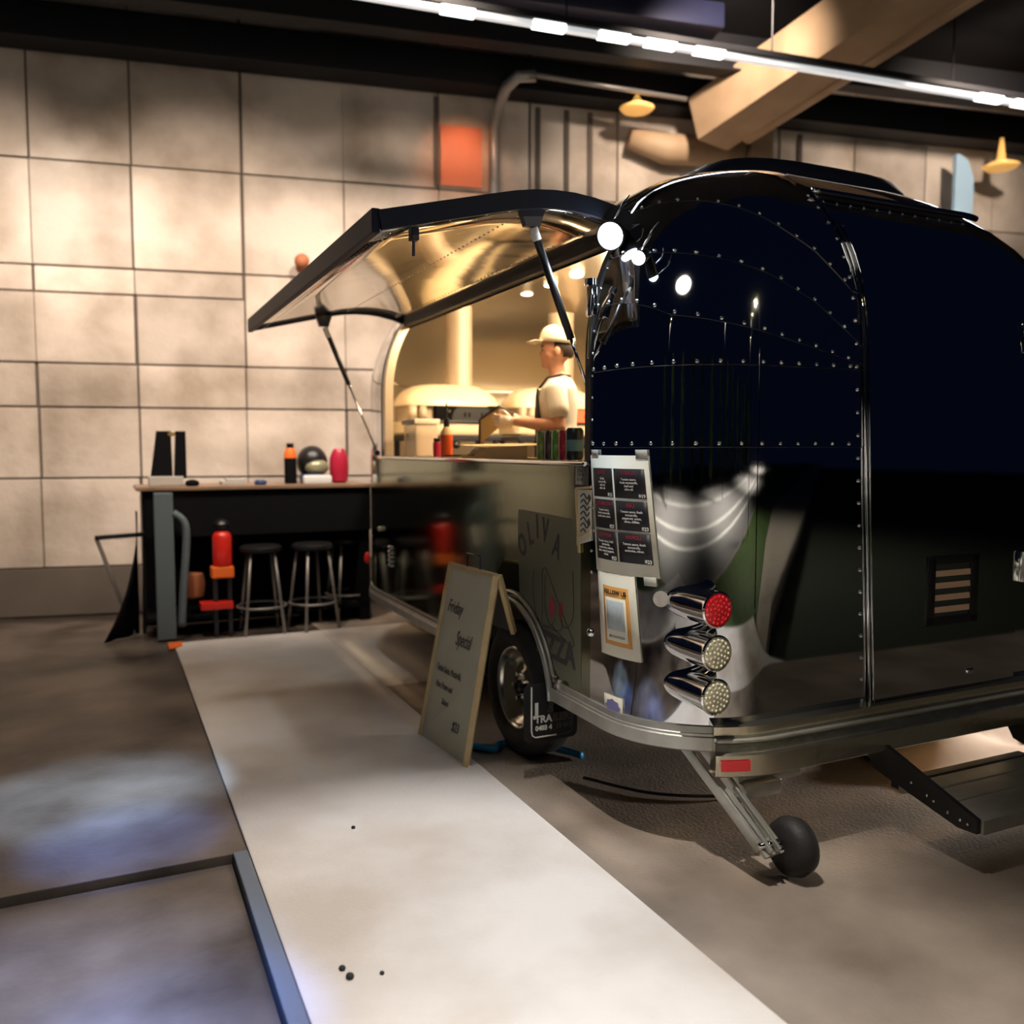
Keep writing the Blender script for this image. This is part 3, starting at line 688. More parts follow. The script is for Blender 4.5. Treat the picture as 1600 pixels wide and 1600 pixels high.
# floodlights at the corner
for i, (p, r, m, e) in enumerate(((Vector((.045, 2.985, 2.33)), .052, 'flood', 70), (Vector((.03, 2.76, 2.20)), .026, 'flood2', 10))):
    d = Vector((-.75, -.55, -.35)).normalized(); qm = Matrix.Translation(p) @ d.to_track_quat('Z', 'Y').to_matrix().to_4x4()
    h = part('floodlight', lathe(B(), [(.02, -.09), (r * .8, -.07), (r * 1.08, -.02), (r * 1.1, .0), (r, .002), (r * .96, -.004), (.001, -.004)], 24, qm), 'black', trailer, sharp=35)
    part('floodlight_lens', lathe(B(), [(r * .97, -.002), (r * .8, .014), (r * .4, .024), (.001, .027)], 24, qm, False), m, trailer, True, parent=h, label='glowing white lens')
    bm = B(); tube(bm, [p + Vector((.0, -.02, r)), p + Vector((.02, -.05, r + .06)), p + Vector((.06, -.04, r + .10))], .003, 6); tube(bm, [p + Vector((.02, .02, r)), p + Vector((.05, .0, r + .06)), p + Vector((.09, .02, r + .09))], .003, 6)
    part('floodlight_cable', bm, 'rivet', trailer, True, parent=h)
    lamp('SPOT', 'floodlight_beam', T, p + d * .05, e, COOL, p + Vector((-1.2, -.35, -1.6)), spot_size=math.radians(120), spot_blend=.8, shadow_soft_size=.05)
bm = box(B(), (-.03, 3.0, 2.02), (.0, 3.045, 2.14), .008); cyl(bm, (-.02, 3.02, 2.14), (-.02, 3.02, 2.165), .026, n=14); part('hatch_catch', bm, 'chrome', trailer, sharp=35)
bm = B(); bar(bm, (-.02, 3.01, 2.12), (-.005, 3.06, 1.86), .012, .012, .003); part('catch_rod', bm, 'chrome', trailer)
# side louvre near the nose
bm = B()
for i in range(5): cyl(bm, (-.004, 5.72, .70 + .03 * i), (-.004, 5.86, .70 + .03 * i), .012, n=8)
part('side_louvre', bm, 'steel', trailer, True)
bm = B(); ball(bm, (-.01, 6.0, .93), .018, 10); part('side_lamp', bm, 'led', trailer, True)
# sign vinyl with lettering and line drawing
SX = -.003
vpts = [(3.115, .50), (3.30, .50)] + [(WA - (WR + .055) * math.cos(t), WZ + (WR + .055) * math.sin(t)) for t in arc(8, .42, 1.38)] + [(3.725, 1.10), (3.72, 1.205), (3.71, 1.215), (3.14, 1.205), (3.125, 1.195)]
part('sign_vinyl', poly(B(), [(SX + .0025, a, z) for a, z in vpts], (-.002, 0, 0)), 'decal', trailer)
def side_fn(a, z, rot=0.):
    c, s = math.cos(rot), math.sin(rot); return lambda x, y, d: Vector((SX - d, a - (x * c - y * s), z + x * s + y * c))
part('shop_lettering', text_bm('PIZZA', .15, side_fn(3.53, .580, -.02), sx=.90, bold=.005), 'greyink', trailer)
for ch, a, z, r in (('O', 3.69, .985, .45), ('L', 3.60, 1.055, .3), ('I', 3.525, 1.095, .12), ('V', 3.475, 1.09, -.1), ('A', 3.375, 1.04, -.3)):
    part('shop_lettering', text_bm(ch, .15, side_fn(a, z, r), sx=.66, bold=.004), 'greyink', trailer)
def curve_pts(ctrl, n=8):
    out = []; P = [ctrl[0]] + ctrl + [ctrl[-1]]
    for i in range(1, len(P) - 2):
        for k in range(n):
            t = k / n; q = [];
            for d in range(len(ctrl[0])):
                p0, p1, p2, p3 = (P[i + e][d] for e in (-1, 0, 1, 2)); q.append(.5 * (2 * p1 + (p2 - p0) * t + (2 * p0 - 5 * p1 + 4 * p2 - p3) * t * t + (3 * p1 - p0 - 3 * p2 + p3) * t ** 3))
            out.append(tuple(q))
    out.append(tuple(ctrl[-1])); return out
bm = B()
def pxa(x, y): # drawing coordinates of the logo (0..100 square) to the side
    return (SX, 3.66 - x * .0050, .665 + (100 - y) * .0040)
for ln in ([(22, 30), (20, 55), (27, 82), (36, 92), (39, 70), (39, 28)], [(39, 28), (44, 24), (50, 30), (75, 66), (95, 92), (97, 99), (90, 100), (62, 90), (36, 92), (30, 99), (22, 104), (14, 96), (8, 86)],
           [(45, 30), (44, 60), (49, 80), (57, 86), (63, 78)], [(57, 86), (66, 90), (75, 86), (76, 75)], [(72, 70), (76, 80), (84, 83), (93, 75), (97, 58), (95, 20)]):
    tube(bm, [pxa(*p) for p in curve_pts(ln, 6)], .0022, 5)
part('shop_drawing', bm, 'ink', trailer)
for x, y, h in ((58, 66, .042), (74, 66, .032)):
    bm = B(); c = Vector(pxa(x, y)); pts = [(SX, c.y - h * .55 * math.cos(t), c.z + h * math.sin(t) * 1.1) for t in arc(18)[:-1]]; poly(bm, pts, (-.001, 0, 0)); part('shop_drawing_spot', bm, 'redink', trailer, label='red oval spot of the line drawing')
# downlights inside
for a in (6.43, 6.02, 5.61):
    bm = lathe(B(), [(.055, .03), (.055, -.002), (.045, -.006), (.001, -.006)], 20, Matrix.Translation((1.365, a, 2.752))); d = part('downlight', bm, 'white', trailer, True)
    part('downlight_glass', lathe(B(), [(.044, -.0065), (.03, -.012), (.001, -.014)], 20, Matrix.Translation((1.365, a, 2.752)), False), 'downlight', trailer, True, parent=d)
for v, a, e in ((1.75, 5.7, 26), (1.1, 5.2, 36), (1.0, 4.5, 34)): lamp('POINT', 'downlight_glow', T, (v, a, 2.58), e, WARM, shadow_soft_size=.06)
lamp('AREA', 'galley_light', T, (1.3, 4.6, 2.62), 70, WARM, (1.0, 5.8, 1.4), shape='RECTANGLE', size=1.6, size_y=.5)
# shelf rail along the inside
bm = B(); tube(bm, [(.12, 6.2, 2.0), (.4, 6.75, 2.0), (.9, 7.1, 2.0), (1.5, 7.1, 2.0), (2.0, 6.8, 2.0)], .008, 6); part('inner_rail', bm, 'chrome', trailer, True)

# ------------------------------------------------------------------ things in the galley
def oven(v0, label, red=False):
    t = thing('pizza_oven', label, 'oven', (v0, 6.5, .5), T, 'cream pizza ovens')
    w = .40; a0, a1 = 6.27, 6.72
    def sq(cx, hw_, y0, y1, z, p=.35, n=28):
        out = []
        for q in arc(n)[:-1]:
            c, s = math.cos(q), math.sin(q); out.append(Vector((cx + hw_ * math.copysign(abs(c) ** p, c), (y0 + y1) / 2 + (y1 - y0) / 2 * math.copysign(abs(s) ** p, s), z)))
        return out
    part('oven_dome', loft(B(), [sq(v0, w, a0 - .03, a1, 1.825, .5), sq(v0, w + .005, a0 - .03, a1, 1.84, .5), sq(v0, w - .02, a0 - .01, a1 - .01, 1.90, .55), sq(v0, w - .07, a0 + .03, a1 - .03, 1.95, .6), sq(v0, w - .14, a0 + .08, a1 - .06, 1.985, .65), sq(v0, w - .26, a0 + .14, a1 - .12, 2.0, .7)]), 'cream', t, sharp=45)
    part('oven_body', loft(B(), [sq(v0, w - .03, a0 + .03, a1 - .01, 1.70, .4), sq(v0, w - .03, a0 + .03, a1 - .01, 1.828, .4)]), 'flue', t, sharp=45)
    part('oven_base', loft(B(), [sq(v0, w - .02, a0 - .01, a1, 1.605, .4), sq(v0, w, a0 - .02, a1, 1.62, .4), sq(v0, w, a0 - .02, a1, 1.695, .4), sq(v0, w - .02, a0 - .01, a1, 1.71, .4)]), 'cream', t, sharp=45)
    f = part('oven_front', box(B(), (v0 - .17, a0 - .02, 1.705), (v0 + .38, a0 + .05, 1.832), .01), 'matblack', t, sharp=40)
    part('oven_ledge', box(B(), (v0 - .2, a0 - .05, 1.70), (v0 + .39, a0 + .02, 1.713), .004), 'dark_metal', t)
    bm = poly(B(), [(v0 - .04 + .34 * (.5 - .5 * math.cos(q)), a0 - .021, 1.715 + .10 * min(1, math.sin(q) * 1.5)) for q in arc(14, 0, PI)], (0, -.006, 0)); part('oven_door', bm, 'redglow' if red else 'gasket', t, parent=f, label='glowing red oven mouth' if red else None)
    bm = B()
    for q in (.10, .135, .24, .275): box(bm, (v0 + q - .04, a0 - .030, 1.742), (v0 + q - .025, a0 - .026, 1.775))
    part('door_slot', bm, 'matblack', t, parent=f)
    bm = B(); tube(bm, [(v0 - .075, a0 - .024, 1.80), (v0 - .085, a0 - .03, 1.785), (v0 - .065, a0 - .03, 1.775), (v0 - .055, a0 - .026, 1.79)], .004, 6); part('door_hook', bm, 'chrome', t, parent=f)
    bm = B()
    for q in (-.34, -.26): cyl(bm, (v0 + q, a0 + .02, 1.70), (v0 + q, a0 + .02, 1.83), .035, n=14)
    part('oven_pillar', bm, 'flue', t, True)
    fl = lathe(B(), [(.115, 1.97), (.105, 1.99), (.105, 2.62)], 28, Matrix.Translation((v0 + .12, 6.5, 0))); part('flue_pipe', fl, 'flue', t, sharp=40)
    s = part('oven_stand', box(B(), (v0 - .38, a0 + .0, 1.56), (v0 + .38, a1 - .02, 1.603), .006), 'dark_metal', t)
    bm = B()
    for x in (-.35, .35):
        for y in (a0 + .03, a1 - .06): cyl(bm, (v0 + x, y, .5), (v0 + x, y, 1.56), .022, n=10)
    part('stand_leg', bm, 'dark_metal', t, parent=s)
    part('stand_shelf', box(B(), (v0 - .36, a0 + .03, 1.15), (v0 + .36, a1 - .04, 1.18)), 'flue', t, parent=s)
    bm = B()
    for x in (-.22, 0, .2): cyl(bm, (v0 + x, a0 + .02, 1.53), (v0 + x, a0 - .02, 1.53), .03, n=14)
    part('burner_knob', bm, 'black', t, True, parent=s)
    return t
oven(.68, 'cream domed pizza oven with black front, left of the chef')
oven(1.60, 'cream domed pizza oven with red glowing mouth, behind the chef', True)

def ell(c, rx, ry, n=20, tilt=0.):
    return [Vector((c[0] + rx * math.cos(t), c[1] + ry * math.sin(t), c[2] + tilt * math.cos(t))) for t in arc(n)[:-1]]
def remesh(bm, name, m, root, vox, smooth_it=4, **kw):
    me = mesh_of(bm, name, m); o = bpy.data.objects.new('tmp', me); COL.objects.link(o)
    r = o.modifiers.new('r', 'REMESH'); r.mode = 'VOXEL'; r.voxel_size = vox
    s = o.modifiers.new('s', 'SMOOTH'); s.iterations = smooth_it; s.factor = .5
    me2 = bpy.data.meshes.new_from_object(o.evaluated_get(bpy.context.evaluated_depsgraph_get()))
    bpy.data.objects.remove(o)
    for p in me2.polygons: p.use_smooth = True
    me2.name = name
    if not me2.materials: me2.materials.append(M[m])
    o = bpy.data.objects.new(name, me2); COL.objects.link(o); o.parent = root; return setp(o, **kw)
def limb(bm, pts, n=14):
    for (p, r), (q, s) in zip(pts, pts[1:]): cyl(bm, p, q, r, s, n=n)
    for p, r in pts: ball(bm, p, r, 14)
# chef: x forward, y to his left, z up
chef = thing('person', 'person in white cap, white tee and dark apron folding a cardboard box at the counter', 'person', (.735, 4.70, .5), T, rotz=math.radians(146), local=True); chef.matrix_world = chef.matrix_world @ Matrix.Scale(.965, 4)
bm = B()
loft(bm, [ell((0, 0, .90), .10, .15), ell((0, 0, 1.0), .105, .15), ell((.01, 0, 1.15), .10, .145), ell((.01, 0, 1.30), .11, .165), ell((0, 0, 1.40), .095, .18), ell((-.01, 0, 1.45), .07, .11), ell((0, 0, 1.50), .055, .06)])
limb(bm, [((-.005, 0, 1.43), .060), ((.012, 0, 1.53), .053), ((.02, 0, 1.57), .055)])
# head
ball(bm, (.015, 0, 1.665), .095, 18, (1.02, .80, 1.12)); ball(bm, (.055, 0, 1.605), .062, 16, (.95, .85, 1.05)); ball(bm, (.082, 0, 1.562), .028, 12, (1, 1.2, .9))
ball(bm, (.10, 0, 1.672), .026, 10, (.6, 1.7, .6)); bm2 = bm
loft(bm, [[Vector((.098, y, 1.668)) for y in (-.008, .008)] + [Vector((.104, 0, 1.668))], [Vector((.104, y, 1.628)) for y in (-.014, .014)] + [Vector((.128, 0, 1.630))], [Vector((.10, y, 1.616)) for y in (-.010, .010)] + [Vector((.112, 0, 1.614))]])
ball(bm, (.103, 0, 1.592), .014, 10, (.7, 1.6, .5)); ball(bm, (.101, 0, 1.581), .013, 10, (.7, 1.5, .5))
for s in (-1, 1):
    ball(bm, (-.002, s * .083, 1.632), .026, 12, (.8, .42, 1.25)); ball(bm, (.056, s * .044, 1.618), .026, 10)
# arms
SL, EL, WL = Vector((0, .185, 1.39)), Vector((-.03, .245, 1.165)), Vector((.26, .17, 1.205))
SR, ER, WR_ = Vector((0, -.185, 1.39)), Vector((.06, -.25, 1.17)), Vector((.33, -.13, 1.24))
for S_, E_, W_ in ((SL, EL, WL), (SR, ER, WR_)):
    limb(bm, [(S_, .052), (S_.lerp(E_, .5), .047), (E_, .040), (E_.lerp(W_, .3), .043), (E_.lerp(W_, .75), .031), (W_, .027)])
for s in (-1, 1):
    limb(bm, [((0, s * .085, .90), .085), ((.0, s * .09, .7), .07), ((.01, s * .09, .48), .052), ((-.01, s * .09, .3), .05), ((0, s * .09, .08), .036)])
    ball(bm, (.06, s * .095, .035), .045, 12, (2.2, .9, .75))
remesh(bm, 'body', 'skin', chef, .0075)
bm = B()

for s in (-1, 1): ball(bm, (.096, s * .034, 1.650), .008, 8); tube(bm, [(.10, s * .018, 1.674), (.103, s * .035, 1.679), (.094, s * .052, 1.674)], .004, 6)
part('eyebrows', bm, 'hair', chef, True)
bm = B(); ball(bm, (-.008, 0, 1.66), .096, 20, (1.0, .84, 1.05))
for v in list(bm.verts):
    if v.co.x > .035 and v.co.z < 1.70 or v.co.z < 1.585 or (v.co.x > -.02 and v.co.z < 1.64): bm.verts.remove(v)
part('hair', bm, 'hair', chef, True)
# cap
bm = B(); R_ = []
for z, k in ((1.695, 1.0), (1.72, 1.0), (1.75, .93), (1.775, .78), (1.793, .5), (1.80, .12)): R_.append([Vector((.008 + .112 * k * math.cos(t) , .093 * k * math.sin(t), z - .018 * math.cos(t) * 0 + .012 * math.cos(t))) for t in arc(28)[:-1]])
loft(bm, R_); cap = part('cap', bm, 'cap', chef, True)
bm = B(); P = []
for i in range(9):
    y = -.075 + .15 * i / 8; e = math.sqrt(max(0, 1 - (y / .085) ** 2)); P.append([Vector((.085 + .02 * e, y, 1.706)), Vector((.12 + .04 * e, y, 1.712 - .1 * y * y * 10 * .1)), Vector((.13 + .075 * e, y, 1.706 - .8 * y * y))])
grid(bm, P, .006); part('cap_brim', bm, 'cap', chef, True, parent=cap)
bm = poly(B(), [(-.1035, .030 * math.cos(t), 1.693 + .026 * math.sin(t)) for t in arc(10, 0, PI)], (-.004, 0, 0)); part('cap_opening', bm, 'hair', chef, parent=cap)
# shirt, apron, trousers
bm = B()
loft(bm, [ell((0, 0, .93), .128, .182, 24), ell((.0, 0, 1.05), .125, .178, 24), ell((.008, 0, 1.18), .122, .172, 24), ell((.008, 0, 1.32), .130, .19, 24), ell((-.004, 0, 1.41), .112, .205, 24), ell((-.01, 0, 1.455), .085, .14, 24), ell((-.006, 0, 1.478), .066, .078, 24)])
for S_, E_ in ((SL, EL), (SR, ER)): limb(bm, [(S_ + Vector((0, 0, -.01)), .070), (S_.lerp(E_, .3), .072), (S_.lerp(E_, .52), .074)])
remesh(bm, 'shirt', 'shirt', chef, .009, 5)
bm = B()
P = [[Vector((.0 + (rx + .012) * math.cos(t), (ry + .012) * math.sin(t), z)) for t in arc(16, -ang, ang)] for z, rx, ry, ang in ((.45, .17, .22, 1.5), (.7, .16, .21, 1.5), (.93, .142, .196, 1.5), (1.06, .137, .19, 1.45), (1.12, .134, .186, 1.1), (1.25, .137, .19, .75), (1.36, .132, .20, .6), (1.41, .124, .19, .5))]
grid(bm, P, .006); ap = part('apron', bm, 'apron', chef, True)
bm = B(); tube(bm, [(.11, .10, 1.41), (.06, .085, 1.475), (-.02, .07, 1.495), (-.072, 0, 1.49), (-.02, -.07, 1.495), (.06, -.085, 1.475), (.11, -.10, 1.41)], .008, 6); part('apron_strap', bm, 'apron', chef, True, parent=ap)
bm = B()
for s in (-1, 1): limb(bm, [((0, s * .085, .93), .10), ((.0, s * .09, .7), .083), ((.01, s * .09, .48), .068), ((-.01, s * .09, .3), .062), ((0, s * .09, .10), .058)])
loft(bm, [ell((0, 0, .85), .12, .165), ell((0, 0, .97), .125, .17)]); remesh(bm, 'trousers', 'apron', chef, .012, 4)
bm = B()
for s in (-1, 1): ball(bm, (.055, s * .095, .04), .05, 12, (2.4, .95, .85))
part('shoes', bm, 'black', chef, True)
# gloved hands, five fingers each
def hand(w, palm_dir, up, side, curl, name):
    bm = B(); f = palm_dir.normalized(); s = side.normalized(); u = f.cross(s)
    if u.dot(up) < 0: u = -u
    c = w + f * .045
    limb(bm, [(w - f * .03, .029), (w + f * .01, .027)])
    ball(bm, c, .040, 14, (1, 1, 1)); ball(bm, c + f * .02, .036, 12)
    for i, L in enumerate((.070, .078, .073, .058)):
        k = c + f * .040 + s * (-.030 + .020 * i); p1 = k + f * (L * .45) - u * (.010 * curl); p2 = p1 + f * (L * .25) - u * (L * .38 * curl); p3 = p2 - u * (L * .25 * curl) - f * (.006 * curl)
        limb(bm, [(k, .0105), (p1, .0095), (p2, .0088), (p3, .0075)], 10)
    t0 = c - s * .034 - f * .01; t1 = t0 - s * .022 + f * .03 - u * .012; t2 = t1 + f * .030 - u * .012 * curl
    limb(bm, [(t0, .014), (t1, .0115), (t2, .009)], 10)
    return remesh(bm, name, 'glove', chef, .0042, 3)
hand(WL, Vector((.95, -.10, .05)), Vector((0, 1, .3)), Vector((.05, -.25, -.95)), .8, 'glove')
hand(WR_, Vector((.95, .12, .12)), Vector((0, -.2, 1)), Vector((.0, .95, -.2)), .5, 'glove')
# folded board box held in his hands
tc = chef.matrix_world.copy()
bd = thing('folded_box', 'half folded kraft cardboard box with dark edges held in gloved hands', 'box', (.45, 4.95, 1.70), T)
hb = tc; Ti = T.inverted() @ tc
def cp(x, y, z): return Ti @ Vector((x, y, z))
def sheet(pts, m, name, th_=.004, parent=None):
    a, b, c, d = [cp(*p) for p in pts]; n = (b - a).cross(d - a).normalized(); return part(name, poly(B(), [a, b, c, d], n * th_), m, bd, parent=parent)
q = [(.34, .16, 1.275), (.47, .05, 1.17), (.47, .07, 1.035), (.36, .17, 1.13)]
f1 = sheet([(.36, .10, 1.30), (.49, .07, 1.215), (.49, .08, 1.06), (.37, .12, 1.16)], 'kraft', 'box_panel')
f2 = sheet([(.36, .10, 1.30), (.37, .12, 1.16), (.28, .105, 1.16), (.27, .09, 1.25)], 'kraft', 'box_panel')
bm = B(); tube(bm, [cp(.27, .098, 1.25), cp(.36, .108, 1.302), cp(.49, .078, 1.217), cp(.49, .088, 1.058)], .007, 6); part('box_edge', bm, 'dark_metal', bd)
# counter goods
CZ = 1.449
t = thing('cutlery_tub', 'clear plastic tub with pale lid and wooden cutlery at the left end of the counter', 'tub', (.14, 5.52, CZ))
part('tub_body', box(B(), (.06, 5.40, CZ), (.22, 5.66, CZ + .21), .02), 'tub', t, sharp=40)
part('tub_lid', box(B(), (.05, 5.39, CZ + .21), (.23, 5.67, CZ + .245), .01), 'dough', t, sharp=40)
bm = B()
for i in range(14): x = .08 + .12 * random.random(); y = 5.43 + .2 * random.random(); bar(bm, (x, y, CZ + .01), (x + random.uniform(-.04, .04), y + random.uniform(-.05, .05), CZ + .15), .012, .004)
part('wooden_cutlery', bm, 'cutlery', t, kind='stuff')
def lath_thing(name, label, cat, loc, parts, group=None):
    t = thing(name, label, cat, loc, T, group)
    for nm, prof_, m in parts: part(nm, lathe(B(), [(r, z + loc[2]) for r, z in prof_], 20, Matrix.Translation((loc[0], loc[1], 0))), m, t, sharp=40)
    return t
lath_thing('sauce_bottle', 'orange sauce bottle with a tall black pourer on the counter', 'bottle', (.13, 5.02, CZ), [('bottle_body', [(.036, 0), (.038, .004), (.038, .135)], 'sauce'), ('bottle_shoulder', [(.0375, .135), (.034, .155), (.018, .185)], 'cutlery'), ('bottle_cap', [(.019, .183), (.016, .235), (.006, .24), (.005, .31), (.003, .335)], 'black')])
lath_thing('small_jar', 'small dark red sauce jar between the tub and the orange bottle', 'jar', (.14, 5.20, CZ), [('jar_body', [(.03, 0), (.032, .005), (.032, .085), (.026, .095)], 'wine'), ('jar_lid', [(.028, .095), (.028, .115), (.002, .116)], 'black')])
t = thing('flat_box', 'open pale kraft cardboard food tray lying on the counter', 'box', (.16, 4.1, CZ))
bm = poly(B(), [(.06, 3.76, CZ), (.06, 4.60, CZ + .0), (.06, 4.62, CZ + .018), (.06, 4.42, CZ + .012), (.06, 4.22, CZ + .055), (.06, 3.76, CZ + .062)], (.006, 0, 0)); part('box_side', bm, 'kraft', t)
part('box_top', poly(B(), [(.062, 3.76, CZ + .062), (.062, 4.22, CZ + .055), (.08, 4.72, CZ + .07), (.30, 4.70, CZ + .075), (.31, 3.76, CZ + .075)], (0, 0, .004)), 'tan', t)
part('box_bottom', box(B(), (.064, 3.77, CZ), (.31, 4.60, CZ + .004)), 'kraft', t)
single('pizza_peel', lathe(B(), [(.001, CZ + .006), (.10, CZ + .006), (.105, CZ + .010), (.10, CZ + .014), (.001, CZ + .014)], 24, Matrix.Translation((.14, 4.80, 0)) @ Matrix.Diagonal((1, 1.5, 1, 1))), 'matblack', 'flat black pan on the counter left of the kraft tray', 'pan', (.14, 4.80, CZ), sharp=40)
bm = B(); P = [[Vector((.18 + .1 * i / 6 + .01 * math.sin(j), 4.55 + .34 * j / 8, CZ + .085 + .012 * math.sin(i * 1.3 + j))) for j in range(9)] for i in range(7)]
for i in range(5):
    box(bm, (.20, 4.52 + .04 * i, CZ + .0 + .012 * i), (.32, 4.88 - .03 * i, CZ + .012 + .012 * i), .003)
single('cloth_stack', bm, 'dough', 'stack of folded pale cloths behind the kraft tray', 'cloth', (.26, 4.7, CZ), sharp=30)
CANS = [('green', (.20, .26, .08), (.10, 3.66), 'olive green drink can, leftmost of the cans'), ('plum', (.10, .07, .07), (.10, 3.58), 'dark plum drink can between green and leaf-green cans'), ('leaf', (.12, .26, .07), (.10, 3.51), 'leaf-green drink can left of the red can'), ('red', (.34, .03, .04), (.10, 3.44), 'dark red drink can beside the black can'), ('black', (.02, .025, .03), (.10, 3.36), 'black drink can with a teal label, rightmost on the counter')]
for nm, c, (v, a), lb in CANS:
    mm = mat('can_' + nm, c, .4, .3, var=tuple(min(1, q * 2.2) for q in c), vscale=30); t = thing('drink_can', lb, 'can', (v, a, CZ), T, 'drink cans on the counter')
    r = .033 if nm != 'black' else .040; h = .135 if nm != 'black' else .142
    part('can_body', lathe(B(), [(r * .8, CZ), (r, CZ + .01), (r, CZ + h - .014), (r * .82, CZ + h - .002)], 20, Matrix.Translation((v, a, 0))), mm, t, sharp=40)
    part('can_lid', lathe(B(), [(r * .82, CZ + h - .003), (r * .82, CZ + h), (r * .7, CZ + h - .003), (.002, CZ + h - .003)], 20, Matrix.Translation((v, a, 0)), False), 'chrome', t, True)
    if nm == 'black':
        bm = B(); P = [[Vector((v + (r + .0006) * math.cos(q), a + (r + .0006) * math.sin(q), z)) for q in arc(12, PI, 1.75 * PI)] for z in (CZ + .04, CZ + .09)]; grid(bm, P); part('can_label', bm, mat('teal_label', (.10, .22, .22), 0, .5), t, True)

# ------------------------------------------------------------------ sheets taped to the trailer
def wrapS(s, z, o):                # s metres rearwards from a=3.037 along the side and round the corner
    L = 3.037 - (A0 + RC)
    if s <= L: return Vector((-o, 3.037 - s, z))
    f = (s - L) / RC; return Vector((RC - (RC + o) * math.cos(f), A0 + RC - (RC + o) * math.sin(f), z))
def sheet_fn(s0, ztop, slant, off, o=.0, sag=0.):
    return lambda x, y, d: wrapS(s0 + x + slant * (-y), ztop + y + sag * x, off + d)
def paper(root, name, fn, x0, x1, y0, y1, m, d=0., parent=None, n=8, th_=.0012, label=None):
    bm = grid(B(), [[fn(x0 + (x1 - x0) * i / n, y, d) for i in range(n + 1)] for y in (y0, (y0 + y1) / 2, y1)], th_); return part(name, bm, m, root, True, parent=parent, label=label)
MW, MH = .335, .455
men = thing('menu_sheet', 'cream menu sheet of six black pizza cards taped on the trailer corner', 'menu', (0, 3.037, 1.03))
mf = sheet_fn(0.0, 1.474, .12, .007)
paper(men, 'menu_paper', mf, 0, MW, -MH, 0, 'paper')
cards = [('GARLIC', 'Garlic,\nmozzarella,\nsalt and\nolive oil.', '$15'), ('MARGA', 'Tomato sauce,\nfresh mozzarella,\nbasil and\nolive oil.', '$19'),
         ('MUSHROOM', 'Tomato sauce,\nfresh mozzarella,\nmushroom, onion.', '$21'), ('BBQ', 'Tomato sauce, fresh\nmozzarella,\npepperoni, onion,\nolives, chillies.', '$23'),
         ('DIAVOLA', 'Tomato sauce, fresh\nmozzarella,\nmushroom, onions,\nham, mixed peppers,\nolives.', '$23'), ('NAPOLI', 'Tomato sauce, fresh\nmozzarella,\nanchovies, olives.', '$23')]
for i, (tt, bd_, pr) in enumerate(cards):
    c, r = i % 2, i // 2; x0 = .016 + c * .150; w = .138 if c == 0 else .150; y1 = -.050 - r * .122; h = .112
    cd = paper(men, 'menu_card', mf, x0, x0 + w, y1 - h, y1, 'card', .0015)
    ins = lambda x, y, d, x0=x0, w=w, y1=y1: mf(x0 + w / 2 + x, y1 + y, .003 + d)
    part('card_title', text_bm(tt, .020, lambda x, y, d: ins(x, y - .022, d), 'CENTER', .0003, bold=.0006), 'redink', men, parent=cd)
    part('card_text', text_bm(bd_, .0125, lambda x, y, d: ins(x, y - .044, d), 'CENTER', .0003, bold=.0002), 'white', men, parent=cd)
    part('card_price', text_bm(pr, .019, lambda x, y, d, x0=x0, w=w, y1=y1: mf(x0 + w - .004 + x, y1 - .108 + y, .003 + d), 'RIGHT', .0003, bold=.0006), 'white', men, parent=cd)
for x, y in ((.01, .0), (.285, .0), (.27, -MH - .018)): paper(men, 'tape_strip', mf, x, x + .05, y - .012, y + .022, M['greypaper'], .001, n=2)
fol = thing('poster_sheet', 'cream sheet with an orange framed print hanging below the menu sheet', 'poster', (0, 2.975, .69))
ff = sheet_fn(.062, 1.008, .11, .006)
paper(fol, 'poster_paper', ff, 0, .222, -.315, .02, 'paper')
pr_ = paper(fol, 'orange_print', ff, .038, .188, -.270, -.042, 'orangeink', .0015)
paper(fol, 'print_center', ff, .054, .172, -.252, -.085, 'paper', .003, pr_)
paper(fol, 'print_block', ff, .064, .162, -.208, -.096, mat('pale_blue_print', (.42, .47, .48), 0, .6, var=(.36, .42, .44), vscale=60), .0042, pr_)
part('print_title', text_bm('FOLLOW US', .0235, lambda x, y, d: ff(.113 + x, -.071 + y, .0035 + d), 'CENTER', .0003, bold=.0008), 'ink', fol, parent=pr_)
part('print_caption', text_bm('@OLIVA.PIZZA', .013, lambda x, y, d: ff(.113 + x, -.238 + y, .0045 + d), 'CENTER', .0003), 'greyink', fol, parent=pr_)
nt_ = thing('small_notice', 'small pale notice stuck at the window corner beside the menu sheet', 'notice', (0, 3.12, 1.35))
fn = lambda x, y, d: Vector((-.004 - d, 3.165 - x, 1.424 + y))
paper(nt_, 'notice_paper', fn, 0, .10, -.072, 0, 'paper')
part('notice_text', text_bm('2 Tea\n+ 4.5 $\nB 1.50', .018, lambda x, y, d: fn(.018 + x, -.02 + y, .0016 + d), 'LEFT', .0003), 'ink', nt_)
part('notice_back', box(B(), (-.004, 3.055, 1.335), (-.001, 3.175, 1.43)), 'black', nt_)
pic = thing('framed_print', 'narrow cream print in a pale wooden frame half behind the menu sheet', 'picture', (0, 3.10, 1.07))
part('print_sheet', poly(B(), [(-.003, 3.15, 1.10), (-.003, 3.03, 1.13), (-.003, 3.03, 1.335), (-.003, 3.15, 1.33)], (-.002, 0, 0)), 'paper', pic)
bm = B(); bar(bm, (-.006, 3.155, 1.335), (-.006, 3.125, 1.07), .010, .012, .002); bar(bm, (-.006, 3.155, 1.335), (-.006, 3.03, 1.345), .010, .010, .002); bar(bm, (-.006, 3.135, 1.13), (-.006, 3.03, 1.17), .010, .010, .002); part('print_frame', bm, 'wood', pic)
bm = B(); random.seed(5)
